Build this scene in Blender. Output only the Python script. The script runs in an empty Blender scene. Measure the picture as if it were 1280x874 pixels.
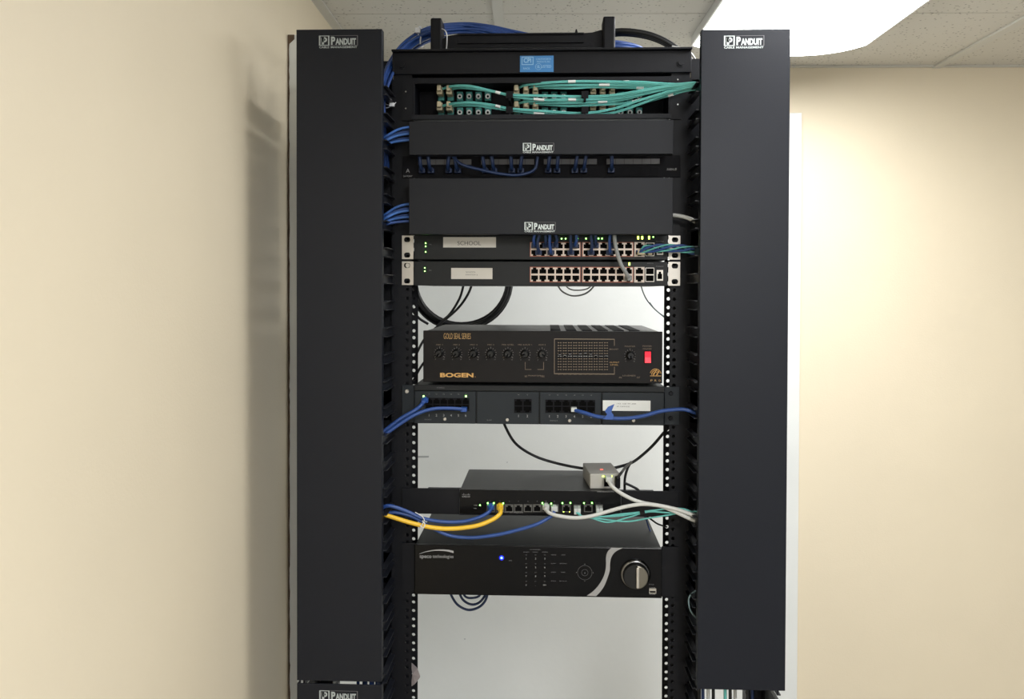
import bpy, math, random
from mathutils import Matrix, Vector
random.seed(7)
C = bpy.context.scene.collection
R_ = math.radians

# ------------------------------------------------------------------ camera
F = 1080.0
PPX, PPY = 640.0, 381.0
CAM = Vector((0.011, -1.507, 1.70))
YAW, PITCH, ROLL = R_(2.28), R_(-0.9), R_(0.17)
RM = Matrix.Rotation(YAW, 3, 'Z') @ Matrix.Rotation(R_(90) + PITCH, 3, 'X') @ Matrix.Rotation(ROLL, 3, 'Z')
cd = bpy.data.cameras.new('camera'); cam = bpy.data.objects.new('camera', cd); C.objects.link(cam)
cam.matrix_world = Matrix.Translation(CAM) @ RM.to_4x4()
cd.sensor_width = 36; cd.lens = F / 1280 * 36; cd.shift_y = (PPY - 437) / 1280; cd.clip_start = 0.02
bpy.context.scene.camera = cam

def pt(px, py, Y):
    """point on the vertical plane at depth Y that is seen at photo position px, py"""
    d = RM @ Vector(((px - PPX) / F, (PPY - py) / F, -1))
    t = (Y - CAM.y) / d.y
    return CAM + d * t
def ZZ(py, Y=0.0, px=675): return pt(px, py, Y).z
def XX(px, Y=0.0, py=400): return pt(px, py, Y).x

# ------------------------------------------------------------------ materials
def mat(name, col, rough=0.5, metal=0.0, emit=0.0, var=0.0, scale=30.0, bump=0.0, bscale=200.0, spec=0.5, coat=0.0, trans=0.0):
    m = bpy.data.materials.new(name); m.use_nodes = True
    nt = m.node_tree; b = nt.nodes['Principled BSDF']
    b.inputs['Base Color'].default_value = (*col, 1)
    b.inputs['Roughness'].default_value = rough
    b.inputs['Metallic'].default_value = metal
    b.inputs['Specular IOR Level'].default_value = spec
    if coat: b.inputs['Coat Weight'].default_value = coat
    if emit:
        b.inputs['Emission Color'].default_value = (*col, 1); b.inputs['Emission Strength'].default_value = emit
    if var or bump:
        tc = nt.nodes.new('ShaderNodeTexCoord')
    if var:
        n = nt.nodes.new('ShaderNodeTexNoise'); n.inputs['Scale'].default_value = scale; n.inputs['Detail'].default_value = 4
        nt.links.new(tc.outputs['Object'], n.inputs['Vector'])
        cr = nt.nodes.new('ShaderNodeValToRGB')
        cr.color_ramp.elements[0].position = .3; cr.color_ramp.elements[1].position = .7
        cr.color_ramp.elements[0].color = (*[c * (1 - var) for c in col], 1)
        cr.color_ramp.elements[1].color = (*[min(1, c * (1 + var)) for c in col], 1)
        nt.links.new(n.outputs['Fac'], cr.inputs['Fac']); nt.links.new(cr.outputs['Color'], b.inputs['Base Color'])
    if bump:
        n2 = nt.nodes.new('ShaderNodeTexNoise'); n2.inputs['Scale'].default_value = bscale; n2.inputs['Detail'].default_value = 3
        nt.links.new(tc.outputs['Object'], n2.inputs['Vector'])
        bp = nt.nodes.new('ShaderNodeBump'); bp.inputs['Strength'].default_value = bump; bp.inputs['Distance'].default_value = .002
        nt.links.new(n2.outputs['Fac'], bp.inputs['Height']); nt.links.new(bp.outputs['Normal'], b.inputs['Normal'])
    return m

WALL = mat('cream_wall_paint', (.77, .682, .515), .55, var=.02, scale=3, bump=.12, bscale=220)
WALLP = mat('pale_grey_bounce_paint', (.66, .68, .70), .6, var=.02, scale=3)  # unseen walls; grey chosen to neutralise bounced fill and reflections on the gear
FLOOR = mat('grey_vinyl_floor', (.28, .25, .21), .4, var=.12, scale=8)
BOARD = mat('white_painted_plywood', (.74, .76, .74), .6, var=.025, scale=5, bump=.15, bscale=60)
RAWSHADE = mat('raw_plywood_and_edge_shade', (.10, .065, .04), .8, var=.4, scale=60)  # brown of bare ply, darkened to carry the shadow along the board edge
TBAR = mat('ceiling_grid_metal', (.62, .61, .56), .5)
def tile_mat():
    m = mat('mineral_fibre_tile', (.66, .64, .58), .9)
    nt = m.node_tree; b = nt.nodes['Principled BSDF']; L = nt.links.new
    tc = nt.nodes.new('ShaderNodeTexCoord')
    v = nt.nodes.new('ShaderNodeTexVoronoi'); v.inputs['Scale'].default_value = 85; L(tc.outputs['Object'], v.inputs['Vector'])
    n = nt.nodes.new('ShaderNodeTexNoise'); n.inputs['Scale'].default_value = 32; n.inputs['Detail'].default_value = 2; L(tc.outputs['Object'], n.inputs['Vector'])
    r1 = nt.nodes.new('ShaderNodeMapRange'); r1.inputs['From Min'].default_value = .14; r1.inputs['From Max'].default_value = .24
    L(v.outputs['Distance'], r1.inputs['Value'])
    r2 = nt.nodes.new('ShaderNodeMapRange'); r2.inputs['From Min'].default_value = .40; r2.inputs['From Max'].default_value = .48
    r2.inputs['To Min'].default_value = 1; r2.inputs['To Max'].default_value = 0; L(n.outputs['Fac'], r2.inputs['Value'])
    mx = nt.nodes.new('ShaderNodeMath'); mx.operation = 'MAXIMUM'; L(r1.outputs['Result'], mx.inputs[0]); L(r2.outputs['Result'], mx.inputs[1])
    mm = nt.nodes.new('ShaderNodeMix'); mm.data_type = 'RGBA'
    mm.inputs['A'].default_value = (.30, .285, .25, 1); mm.inputs['B'].default_value = (.66, .64, .58, 1)
    L(mx.outputs[0], mm.inputs['Factor']); L(mm.outputs['Result'], b.inputs['Base Color'])
    return m
TILE = tile_mat()
LAMP = mat('fluorescent_diffuser', (1.0, .97, .90), .4, emit=9)
LAMPW = mat('white_enamel', (.8, .8, .78), .4)

FRAME = mat('black_rack_enamel', (.004, .0045, .0068), .5, var=.1, spec=.22, bump=.08, bscale=600)
FINGER = mat('moulded_finger_plastic', (.010, .0115, .0165), .4, spec=.35)
COVER = mat('charcoal_cover_plastic', (.0075, .0092, .0145), .42, spec=.25, var=.05, scale=6, bump=.06, bscale=500)
PANEL = mat('charcoal_panel_plastic', (.0075, .0088, .0125), .5, spec=.24, bump=.05, bscale=500)
BLACK = mat('matt_black', (.003, .003, .005), .7, spec=.2)
VOID = mat('port_cavity_black', (.0015, .0015, .0015), .9, spec=.1)
CHAS = mat('dark_grey_chassis', (.0095, .011, .012), .45, spec=.25, bump=.05, bscale=500)
AMPF = mat('black_amp_panel', (.0055, .0045, .0045), .48, spec=.2)
AMPT = mat('brown_grey_amp_lid', (.055, .052, .050), .42, var=.05)
TEAL = mat('blue_grey_module', (.014, .0185, .023), .5, spec=.25)
GLOSS = mat('gloss_black_fascia', (.002, .002, .0025), .25, spec=.2)
GREYM = mat('grey_steel_lid', (.030, .031, .030), .42, spec=.4, var=.05)
DVRT = mat('black_steel_lid', (.004, .005, .006), .45, spec=.3, var=.05)
SILVER = mat('brushed_steel', (.52, .49, .44), .4, metal=.6)
CHROME = mat('polished_chrome', (.5, .5, .5), .15, metal=1)
SCREW = mat('screw_steel', (.45, .44, .42), .3, metal=.8)
COPPER = mat('port_shield_metal', (.50, .42, .36), .4, metal=.35)
COPRED = mat('red_copper_shield', (.32, .10, .06), .45, metal=.4)
STICK = mat('paper_label', (.62, .60, .55), .7)
WSTICK = mat('white_paper_label', (.70, .72, .70), .7)
INK = mat('grey_ink', (.09, .09, .09), .7)
LOGO = mat('silver_grey_print', (.36, .40, .40), .6)
LOGOH = mat('bright_logo_print', (.58, .64, .64), .6)
GOLD = mat('gold_print', (.42, .26, .09), .5)
GOLDB = mat('bright_gold_print', (.60, .34, .10), .5)
TAN = mat('dim_tan_print', (.19, .145, .10), .6)
DIM = mat('dim_grey_print', (.16, .16, .17), .6)
LGREY = mat('light_grey_print', (.34, .34, .34), .6)
BLUEL = mat('blue_maker_label', (.04, .20, .48), .5)
BLUE = mat('blue_cable_jacket', (.020, .064, .245), .42)
LBLUE = mat('pale_blue_cable_jacket', (.05, .16, .50), .4)
DBLUE = mat('dark_blue_cable_jacket', (.008, .025, .085), .5)
YEL = mat('yellow_cable_jacket', (.78, .48, .03), .4)
WHT = mat('white_cable_jacket', (.55, .56, .54), .45)
GRYC = mat('grey_cable_jacket', (.24, .25, .25), .5)
BLK = mat('black_cable_jacket', (.007, .008, .010), .5)
AQUA = mat('aqua_fibre_jacket', (.13, .48, .45), .42)
AQUAD = mat('aqua_adapter', (.03, .22, .20), .5)
CREAM = mat('beige_connector', (.48, .42, .28), .5)
CAPW = mat('white_dust_cap', (.75, .78, .78), .5)
CLEAR = mat('frosted_plug', (.55, .58, .56), .25)
PLUGB = mat('blue_plug_boot', (.022, .08, .32), .4)
CASE = mat('pale_grey_plastic', (.42, .41, .38), .45)
TIE = mat('white_nylon_tie', (.72, .73, .75), .4)
VELC = mat('black_velcro', (.008, .008, .009), .95)
GLED = mat('green_led', (.25, 1.0, .12), .3, emit=5)
YLED = mat('yellow_green_led', (.62, 1.0, .08), .3, emit=5)
BLED = mat('blue_led', (.03, .08, 1.0), .3, emit=14)
RLED = mat('red_lit_rocker', (.9, .012, .03), .3, emit=.7)
RDOT = mat('red_led', (1.0, .05, .03), .3, emit=3)
TAPE = mat('pinkish_grey_paper', (.33, .29, .29), .7, var=.1)
GRIME = mat('grey_scuff', (.40, .42, .42), .8)

# ------------------------------------------------------------------ mesh builder
class MB:
    def __init__(s): s.v = []; s.f = []; s.m = []; s.sm = []
    def add(s, vs, fs, m=0, smooth=False):
        k = len(s.v); s.v += [tuple(p) for p in vs]
        for f in fs: s.f.append(tuple(i + k for i in f)); s.m.append(m); s.sm.append(smooth)
        return s
    def box(s, x0, x1, y0, y1, z0, z1, m=0, rot=0, xf=None):
        if x0 > x1: x0, x1 = x1, x0
        if y0 > y1: y0, y1 = y1, y0
        if z0 > z1: z0, z1 = z1, z0
        vs = [Vector((x, y, z)) for z in (z0, z1) for y in (y0, y1) for x in (x0, x1)]
        if rot:
            c = Vector(((x0+x1)/2, (y0+y1)/2, (z0+z1)/2)); M = Matrix.Rotation(rot, 3, 'Z'); vs = [c + M @ (p - c) for p in vs]
        if xf: vs = [xf @ p for p in vs]
        return s.add(vs, [(0,2,3,1),(4,5,7,6),(0,1,5,4),(2,6,7,3),(0,4,6,2),(1,3,7,5)], m)
    def prism(s, poly, y0, y1, m=0):        # poly in x,z counter-clockwise seen from the front
        n = len(poly)
        vs = [(x, y0, z) for x, z in poly] + [(x, y1, z) for x, z in poly]
        return s.add(vs, [tuple(range(n)), tuple(range(2*n-1, n-1, -1))] + [(i, i+n, (i+1) % n + n, (i+1) % n) for i in range(n)], m)
    def tube(s, P, r, n=8, m=0, close=False, smooth=True):
        P = [Vector(p) for p in P]; N = len(P)
        T = []
        for i in range(N):
            a = P[(i-1) % N] if (close or i > 0) else P[0]; b = P[(i+1) % N] if (close or i < N-1) else P[-1]
            t = (b - a); T.append(t.normalized() if t.length > 1e-9 else Vector((0, 0, 1)))
        up = Vector((0, 0, 1)) if abs(T[0].z) < .9 else Vector((1, 0, 0))
        nrm = T[0].cross(up).normalized(); vs = []
        for i in range(N):
            nrm = (nrm - T[i] * nrm.dot(T[i])); nrm = nrm.normalized() if nrm.length > 1e-6 else T[i].orthogonal().normalized()
            bi = T[i].cross(nrm); rr = r[i] if isinstance(r, (list, tuple)) else r
            for k in range(n):
                a = 2 * math.pi * k / n; vs.append(P[i] + nrm * math.cos(a) * rr + bi * math.sin(a) * rr)
        fs = []
        for i in range(N if close else N-1):
            j = (i+1) % N
            for k in range(n): fs.append((i*n+k, i*n+(k+1) % n, j*n+(k+1) % n, j*n+k))
        s.add(vs, fs, m, smooth)
        if not close: s.add(vs[:n], [tuple(range(n-1, -1, -1))], m); s.add(vs[-n:], [tuple(range(n))], m)
        return s
    def lathe(s, c, ax, prof, n=20, m=0, smooth=False):   # prof: (distance along axis, radius)
        c = Vector(c); ax = Vector(ax).normalized(); u = ax.orthogonal().normalized(); w = ax.cross(u); vs = []
        for h, r in prof:
            for k in range(n):
                a = 2*math.pi*k/n; vs.append(c + ax*h + (u*math.cos(a) + w*math.sin(a)) * r)
        fs = [(i*n+k, i*n+(k+1) % n, (i+1)*n+(k+1) % n, (i+1)*n+k) for i in range(len(prof)-1) for k in range(n)]
        s.add(vs, fs, m, smooth)
        s.add(vs[:n], [tuple(range(n-1, -1, -1))], m); s.add(vs[-n:], [tuple(range(n))], m)
        return s
    def cell(s, x0, x1, z0, z1, poly, y, depth, m=0, mi=1, cap=True):
        """front plate cell with a star-shaped hole poly (x,z); walls run back by depth"""
        cx = sum(p[0] for p in poly)/len(poly); cz = sum(p[1] for p in poly)/len(poly)
        angs = sorted(set(round(math.atan2(p[1]-cz, p[0]-cx), 6) for p in poly + [(x0,z0),(x1,z0),(x1,z1),(x0,z1)]))
        def hit(a, pg):
            d = (math.cos(a), math.sin(a)); best = 1e9
            for i in range(len(pg)):
                ax, az = pg[i][0]-cx, pg[i][1]-cz; bx, bz = pg[(i+1) % len(pg)][0]-cx, pg[(i+1) % len(pg)][1]-cz
                ex, ez = bx-ax, bz-az; den = d[0]*ez - d[1]*ex
                if abs(den) < 1e-12: continue
                t = (ax*ez - az*ex)/den; u = (ax*d[1] - az*d[0])/den
                if t > 0 and -1e-4 <= u <= 1+1e-4: best = min(best, t)
            return (cx + d[0]*best, cz + d[1]*best)
        R = [(x0,z0),(x1,z0),(x1,z1),(x0,z1)]
        o = [hit(a, R) for a in angs]; h = [hit(a, poly) for a in angs]; n = len(angs)
        vs = [(p[0], y, p[1]) for p in o] + [(p[0], y, p[1]) for p in h] + [(p[0], y+depth, p[1]) for p in h]
        s.add(vs, [(i, (i+1) % n, (i+1) % n + n, i+n) for i in range(n)], m)
        s.add(vs, [(i+n, (i+1) % n + n, (i+1) % n + 2*n, i+2*n) for i in range(n)], mi)
        if cap: s.add(vs, [tuple(range(2*n, 3*n))], mi)
        else:
            vo = [(p[0], y+depth, p[1]) for p in o]
            s.add(vo + vs[2*n:], [(i+n, (i+1) % n + n, (i+1) % n, i) for i in range(n)], m)
        return s
    def text(s, t, x, z, y, h, w=None, m=0, align='C', bold=0.0, shear=0.0):
        vs, fs, W, x0, H = glyphs(t, bold, shear)
        k = h / H; kx = (w / W) if w else k
        ox = x - (W*kx/2 if align == 'C' else 0)
        s.add([(ox + (p[0]-x0)*kx, y, z + p[1]*k) for p in vs], fs, m)
        return s
    def build(s, name, mats, parent=None, bevel=0.0, M=None):
        me = bpy.data.meshes.new(name); me.from_pydata(s.v, [], s.f)
        for mm in (mats if isinstance(mats, (list, tuple)) else [mats]): me.materials.append(mm)
        me.polygons.foreach_set('material_index', s.m); me.polygons.foreach_set('use_smooth', s.sm); me.update()
        o = bpy.data.objects.new(name, me); C.objects.link(o)
        if parent is not None:
            o.parent = parent; o.matrix_parent_inverse = parent_inv(parent)
        if bevel:
            b = o.modifiers.new('edge', 'BEVEL'); b.width = bevel; b.segments = 2; b.limit_method = 'ANGLE'; b.angle_limit = R_(50)
        return o
def world_of(o):
    M = Matrix.LocRotScale(o.location, o.rotation_euler, o.scale)
    return (world_of(o.parent) @ o.matrix_parent_inverse @ M) if o.parent else M
def parent_inv(p): return world_of(p).inverted()

_gc = {}
def glyphs(t, bold, shear):
    key = (t, bold, shear)
    if key in _gc: return _gc[key]
    cu = bpy.data.curves.new('t', 'FONT'); cu.body = t; cu.size = 1; cu.offset = bold; cu.shear = shear; cu.resolution_u = 3
    ob = bpy.data.objects.new('t', cu); C.objects.link(ob)
    dg = bpy.context.evaluated_depsgraph_get(); ev = ob.evaluated_get(dg); me = ev.to_mesh()
    vs = [tuple(v.co) for v in me.vertices]; fs = [tuple(p.vertices) for p in me.polygons]
    ev.to_mesh_clear(); bpy.data.objects.remove(ob); bpy.data.curves.remove(cu)
    x0 = min(v[0] for v in vs); x1 = max(v[0] for v in vs)
    _gc[key] = (vs, fs, x1-x0, x0, .70)
    return _gc[key]

def thing(name, label, cat, loc=(0,0,0), group=None):
    o = bpy.data.objects.new(name, None); C.objects.link(o); o.location = loc; o.empty_display_size = .05
    o['label'] = label; o['category'] = cat
    if group: o['group'] = group
    return o
def tag(o, label, cat, group=None, kind=None):
    o['label'] = label; o['category'] = cat
    if group: o['group'] = group
    if kind: o['kind'] = kind
    return o
def structure(o, label=None, cat=None):
    o['kind'] = 'structure'
    if label: o['label'] = label
    if cat: o['category'] = cat
    return o
def smooth(pts, n=8):
    P = [Vector(p) for p in pts]; P = [P[0]*2 - P[1]] + P + [P[-1]*2 - P[-2]]; out = []
    for i in range(1, len(P)-2):
        for k in range(n):
            t = k/n; a, b, c, d = P[i-1], P[i], P[i+1], P[i+2]
            out.append(.5*((2*b) + (-a+c)*t + (2*a-5*b+4*c-d)*t*t + (-a+3*b-3*c+d)*t**3))
    out.append(P[-2]); return out
def path(pp, n=8, dx=0, dy=0, dY=0): return smooth([pt(p[0]+dx, p[1]+dy, p[2]+dY) for p in pp], n)

# ------------------------------------------------------------------ room (turned slightly against the rack)
ra = R_(1.38)
UX, VX = Vector((math.cos(ra), math.sin(ra), 0)), Vector((-math.sin(ra), math.cos(ra), 0))
ROOM = Matrix(((UX.x, VX.x, 0, CAM.x), (UX.y, VX.y, 0, CAM.y), (0, 0, 1, 0), (0, 0, 0, 1)))
UL, UR, VB, VF, H = -.467, 2.45, 2.45, -1.5, 2.334
def rbox(name, m, *a, parent=None, bevel=0):
    return MB().box(*a, xf=ROOM).build(name, m, parent, bevel)
structure(rbox('wall_left', WALL, UL-.1, UL, VF-.1, VB+.1, 0, H+.1))
structure(rbox('wall_back', WALL, UL, UR, VB, VB+.1, 0, H+.1))
structure(rbox('wall_right', WALLP, UR, UR+.1, VF-.1, VB+.1, 0, H+.1))
structure(rbox('wall_front', WALLP, UL, UR, VF-.1, VF, 0, H+.1))
structure(rbox('floor', FLOOR, UL-.1, UR+.1, VF-.1, VB+.1, -.1, 0))
mb = MB(); us = [UL, -.064-1.213*0, 1.149, 2.362]
ue = [UL, -.064, 1.149, 2.362, UR]
vs_ = [VB, 1.985, 1.375, .765, .155, -.455, -1.065, VF]
for i in range(len(ue)-1):
    for j in range(len(vs_)-1):
        mb.box(ue[i], ue[i+1], vs_[j+1]+.0016, vs_[j]-.0016, H, H+.018, xf=ROOM)
mb.box(UL-.1, UR+.1, VF-.1, VB+.1, H+.018, H+.1, xf=ROOM)
structure(mb.build('ceiling', TILE))
k = 1
for u in (-.064, 1.149, 2.362):
    structure(rbox('trim_%d' % k, TBAR, u-.012, u+.012, VF, VB, H-.006, H-.0005)); k += 1
structure(rbox('trim_%d' % k, TBAR, UL, UL+.022, VF, VB, H-.004, H-.0005)); k += 1
structure(rbox('trim_%d' % k, TBAR, UL+.022, UR, VB-.014, VB, H-.004, H-.0005)); k += 1
structure(rbox('baseboard_back', BLACK, UL, UR, VB-.01, VB, 0, .1))
structure(rbox('baseboard_left', BLACK, UL, UL+.01, VF, VB-.01, 0, .1))

# backboards
o = thing('plywood_backboard', 'large white painted plywood sheet on the wall behind the rack', 'backboard', ROOM @ Vector((.16, VB, .1)))
rbox('sheet', BOARD, UL+.001, .769, VB-.019, VB-.0005, .102, 2.20, parent=o, bevel=.001)
mb = MB()
p = pt(521, 571, 0); 
d = lambda px, py: ROOM.inverted() @ (lambda q: q)(Vector((0, 0, 0)))
def on_board(px, py, off=.0):
    dv = RM @ Vector(((px-PPX)/F, (PPY-py)/F, -1)); n = VX; v0 = VB - .0195 - off
    t = v0 / dv.dot(n); return CAM + dv*t
q = [on_board(521, 570), on_board(536, 570), on_board(536, 572), on_board(521, 572.4)]
mb.add(q, [(3, 2, 1, 0)]); mb.build('scuff', GRIME, o)
for (sx, sy, r_) in ((581, 799, .8), (634, 578, .7), (1001, 556, 1.2), (1000, 778, 1.0)):
    q = [on_board(sx + r_*math.cos(a), sy + r_*math.sin(a)) for a in [i*math.pi/4 for i in range(8)]]
    if sx < 990: MB().add(q, [tuple(range(8))]).build('scuff', GRIME, o)
o = thing('plywood_backboard', 'white plywood board on the left wall, its raw edge and painted edge shadow showing beside the rack', 'backboard', ROOM @ Vector((UL, 2.0, .1)))
rbox('sheet', BOARD, UL+.0005, UL+.019, 1.69, VB-.02, .102, 2.20, parent=o, bevel=.0008)
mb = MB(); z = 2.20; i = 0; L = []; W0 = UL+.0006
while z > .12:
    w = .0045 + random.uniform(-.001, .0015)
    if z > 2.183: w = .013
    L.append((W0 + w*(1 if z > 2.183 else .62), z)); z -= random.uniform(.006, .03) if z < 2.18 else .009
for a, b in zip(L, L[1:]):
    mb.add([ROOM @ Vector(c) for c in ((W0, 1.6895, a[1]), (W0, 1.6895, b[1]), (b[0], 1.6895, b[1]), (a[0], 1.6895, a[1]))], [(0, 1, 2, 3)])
mb.build('raw_and_shaded_edge', RAWSHADE, o)  # bare ply patch at the top, painted-in edge shadow below it

# light fixtures
def fixture(u0, u1, v0, v1, label, strength):
    o = thing('ceiling_light', label, 'ceiling light', ROOM @ Vector(((u0+u1)/2, (v0+v1)/2, H-.006)))
    rbox('housing', LAMPW, u0, u1, v0, v1, H-.022, H-.0005, parent=o)
    mb = MB(); N = 14; prof = []
    for i in range(N+1):
        t = -1 + 2*i/N; prof.append((((u0+u1)/2) + t*(u1-u0-.01)/2, H - .0225 - .026*(1-abs(t)**2.6)))
    vs = [ROOM @ Vector((x, v, z)) for v in (v0+.005, v1-.005) for x, z in prof]
    vs2 = [ROOM @ Vector((x, v, H-.0225)) for v in (v0+.005, v1-.005) for x, z in (prof[0], prof[-1])]
    n = N+1
    mb.add(vs, [(i, i+1, i+1+n, i+n) for i in range(N)] + [], 0)
    mb.add(vs, [tuple(range(n-1, -1, -1)), tuple(range(n, 2*n))], 1)
    m = mat('fluorescent_diffuser', (.97, .97, .97), .4, emit=strength)
    mb.build('diffuser', [m, LAMPW], o)
fixture(.41, .845, .95, 2.17, 'bright wraparound ceiling light glowing above the right of the rack', 9.5)
fixture(.30, .75, -1.35, -.13, 'wraparound ceiling light added behind the camera for fill', 19)  # unseen second fixture, added as fill from the front

# ------------------------------------------------------------------ rack
RT = ZZ(62.5, -.016)
rack = thing('equipment_rack', 'tall black two-post equipment rack standing between two cable managers', 'rack', (0, .038, 0))
def flange(mb, x0, x1, y, t, xc, r=.0033):
    """perforated flange: EIA spacing"""
    z = .06; seq = [.0159, .0159, .0127]; hz = [z]; i = 0
    while hz[-1] + .0159 < RT - .05: hz.append(hz[-1] + seq[i % 3]); i += 1
    off = (ZZ(745, .074, 517) - hz[0]) % .04445      # phase of the hole pattern
    hz = [h + off for h in hz if h + off < RT - .03]
    b = [(p+q)/2 for p, q in zip(hz, hz[1:])]; b = [hz[0]-.008] + b + [hz[-1]+.008]
    for h, lo, hi in zip(hz, b, b[1:]):
        poly = [(xc + r*math.cos(a), h + r*math.sin(a)) for a in [2*math.pi*j/8 for j in range(8)]]
        mb.cell(x0, x1, lo, hi, poly, y, t, 0, 0, cap=False)
    mb.box(x0, x1, y, y+t, .01, b[0]); mb.box(x0, x1, y, y+t, b[-1], RT-.002)
for sgn in (-1, 1):
    mb = MB(); a, b = sorted((sgn*.225, sgn*.2575))
    flange(mb, a, b, 0, .003, sgn*.2325); flange(mb, a, b, .073, .003, sgn*.2325)
    mb.box(sgn*.2545, sgn*.2575, .003, .073, .01, RT-.002)
    for yy in (0, .073):
        mb.box(a, a+.0002, yy, yy+.003, .01, RT-.002) if False else None
    mb.box(sgn*.2576, sgn*.2606, .0004, .016, .01, RT-.045)
    mb.build('post', FRAME, rack)
mb = MB(); zb0 = ZZ(91.5, -.006)
mb.box(-.2585, .2585, -.006, -.0005, zb0, RT); mb.box(-.2585, .2585, -.016, .0, RT, RT+.0035)
mb.box(-.2585, .2585, -.006, .076, RT, RT+.0035)
mb.build('top_beam', FRAME, rack, .0008)
mb = MB(); mb.box(-.2585, .2585, .0765, .082, zb0, RT); mb.build('top_beam', FRAME, rack, .0008)
for sgn in (-1, 1):
    mb = MB(); mb.box(sgn*.2, sgn*.258, -.17, -.0005, 0, .012); mb.box(sgn*.2, sgn*.258, .0765, .25, 0, .012)
    mb.box(sgn*.2, sgn*.2585, -.006, -.0005, .012, .12); mb.box(sgn*.2, sgn*.2585, .0765, .082, .012, .12)
    mb.build('foot', FRAME, rack, .001)
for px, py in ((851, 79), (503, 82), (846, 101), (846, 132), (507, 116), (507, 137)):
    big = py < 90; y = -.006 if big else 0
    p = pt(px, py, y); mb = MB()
    mb.lathe((p.x, y, p.z), (0, -1, 0), [(0, .0068 if big else .0055), (.0015, .0068 if big else .0055)], 20)
    mb.lathe((p.x, y-.0015, p.z), (0, -1, 0), [(0, .005 if big else .0042), (.003, .0048 if big else .0035)], 6 if big else 16)
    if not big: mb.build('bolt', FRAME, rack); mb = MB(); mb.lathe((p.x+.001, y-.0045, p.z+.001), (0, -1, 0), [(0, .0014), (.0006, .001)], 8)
    mb.build('bolt' if big else 'bolt_glint' , FRAME if big else SCREW, rack)  # small steel dot stands in for a glint on the dark bolt
# blue maker's label
p0, p1 = pt(650, 70, -.0065), pt(692, 90, -.0065)
mb = MB(); mb.box(p0.x, p1.x, -.0072, -.0062, p1.z, p0.z, 0)
x0, x1, z0, z1 = p0.x, p1.x, p1.z, p0.z; w = x1-x0; h = z1-z0; y = -.0074
for (a, b, c, d) in ((.05, .40, .90, .94), (.05, .40, .44, .48), (.05, .07, .44, .94), (.38, .40, .44, .94)):
    mb.add([(x0+w*a, y, z0+h*c), (x0+w*b, y, z0+h*c), (x0+w*b, y, z0+h*d), (x0+w*a, y, z0+h*d)], [(0, 1, 2, 3)], 1)
mb.text('CPI', x0+w*.22, z0+h*.58, y, h*.28, w*.22, 1, bold=.02)
mb.text('CHATSWORTH', x0+w*.70, z0+h*.74, y, h*.11, w*.44, 1); mb.text('PRODUCTS, INC', x0+w*.70, z0+h*.58, y, h*.10, w*.40, 1)
mb.text('LISTED', x0+w*.78, z0+h*.26, y, h*.16, w*.30, 1); mb.text('UL', x0+w*.55, z0+h*.26, y, h*.16, w*.08, 1, bold=.02)
mb.tube([(x0+w*.55+h*.19*math.cos(a), y, z0+h*.33+h*.19*math.sin(a)) for a in [i*math.pi/8 for i in range(16)]], .0003, 5, 1, close=True)
mb.text('RACK', x0+w*.20, z0+h*.16, y, h*.12, w*.2, 1)
mb.build('maker_label', [BLUEL, mat('pale_blue_print', (.30, .52, .72), .6)], rack)

# ------------------------------------------------------------------ maker's logo on covers
def logo(parent, xc, zc, w, y, m=None, bright=True):
    h = w*.32; mb = MB(); x0 = xc-w/2; z1 = zc+h/2; y -= .0004
    def q(a, b, c, d, mi=0): mb.add([(x0+w*a, y, z1-h*d), (x0+w*b, y, z1-h*d), (x0+w*b, y, z1-h*c), (x0+w*a, y, z1-h*c)], [(0, 1, 2, 3)], mi)
    # emblem: pale square with a dark P shape
    q(0, .27, 0, .06); q(0, .27, .74, .80); q(0, .035, .06, .74); q(.235, .27, .06, .74)
    q(.07, .13, .14, .70)
    cx, cz, R1, R2 = x0+w*.14, z1-h*.33, h*.22, h*.09; n = 12
    ring = [(cx+R*math.cos(a), y, cz+R*math.sin(a)*.95) for R in (R1, R2) for a in [2*math.pi*i/n for i in range(n)]]
    mb.add(ring, [(i, (i+1) % n, (i+1) % n+n, i+n) for i in range(n)], 0)
    q(.06, .10, .14, .52)
    q(.29, 1, 0, .025, 1); q(.29, 1, .775, .80, 1); q(.985, 1, .025, .775, 1)
    mb.text('P', x0+w*.365, z1-h*.71, y, h*.60, w*.11, 0, bold=.045)
    mb.text('ANDUIT', x0+w*.69, z1-h*.71, y, h*.47, w*.53, 0, bold=.045)
    mb.text('CABLE', x0+w*.135, z1-h*1.0, y, h*.15, w*.26, 0, bold=.02)
    mb.text('MANAGEMENT', x0+w*.645, z1-h*1.0, y, h*.15, w*.68, 0, bold=.02)
    mb.build('logo', [LOGOH if bright else LOGO, DIM], parent)

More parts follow.
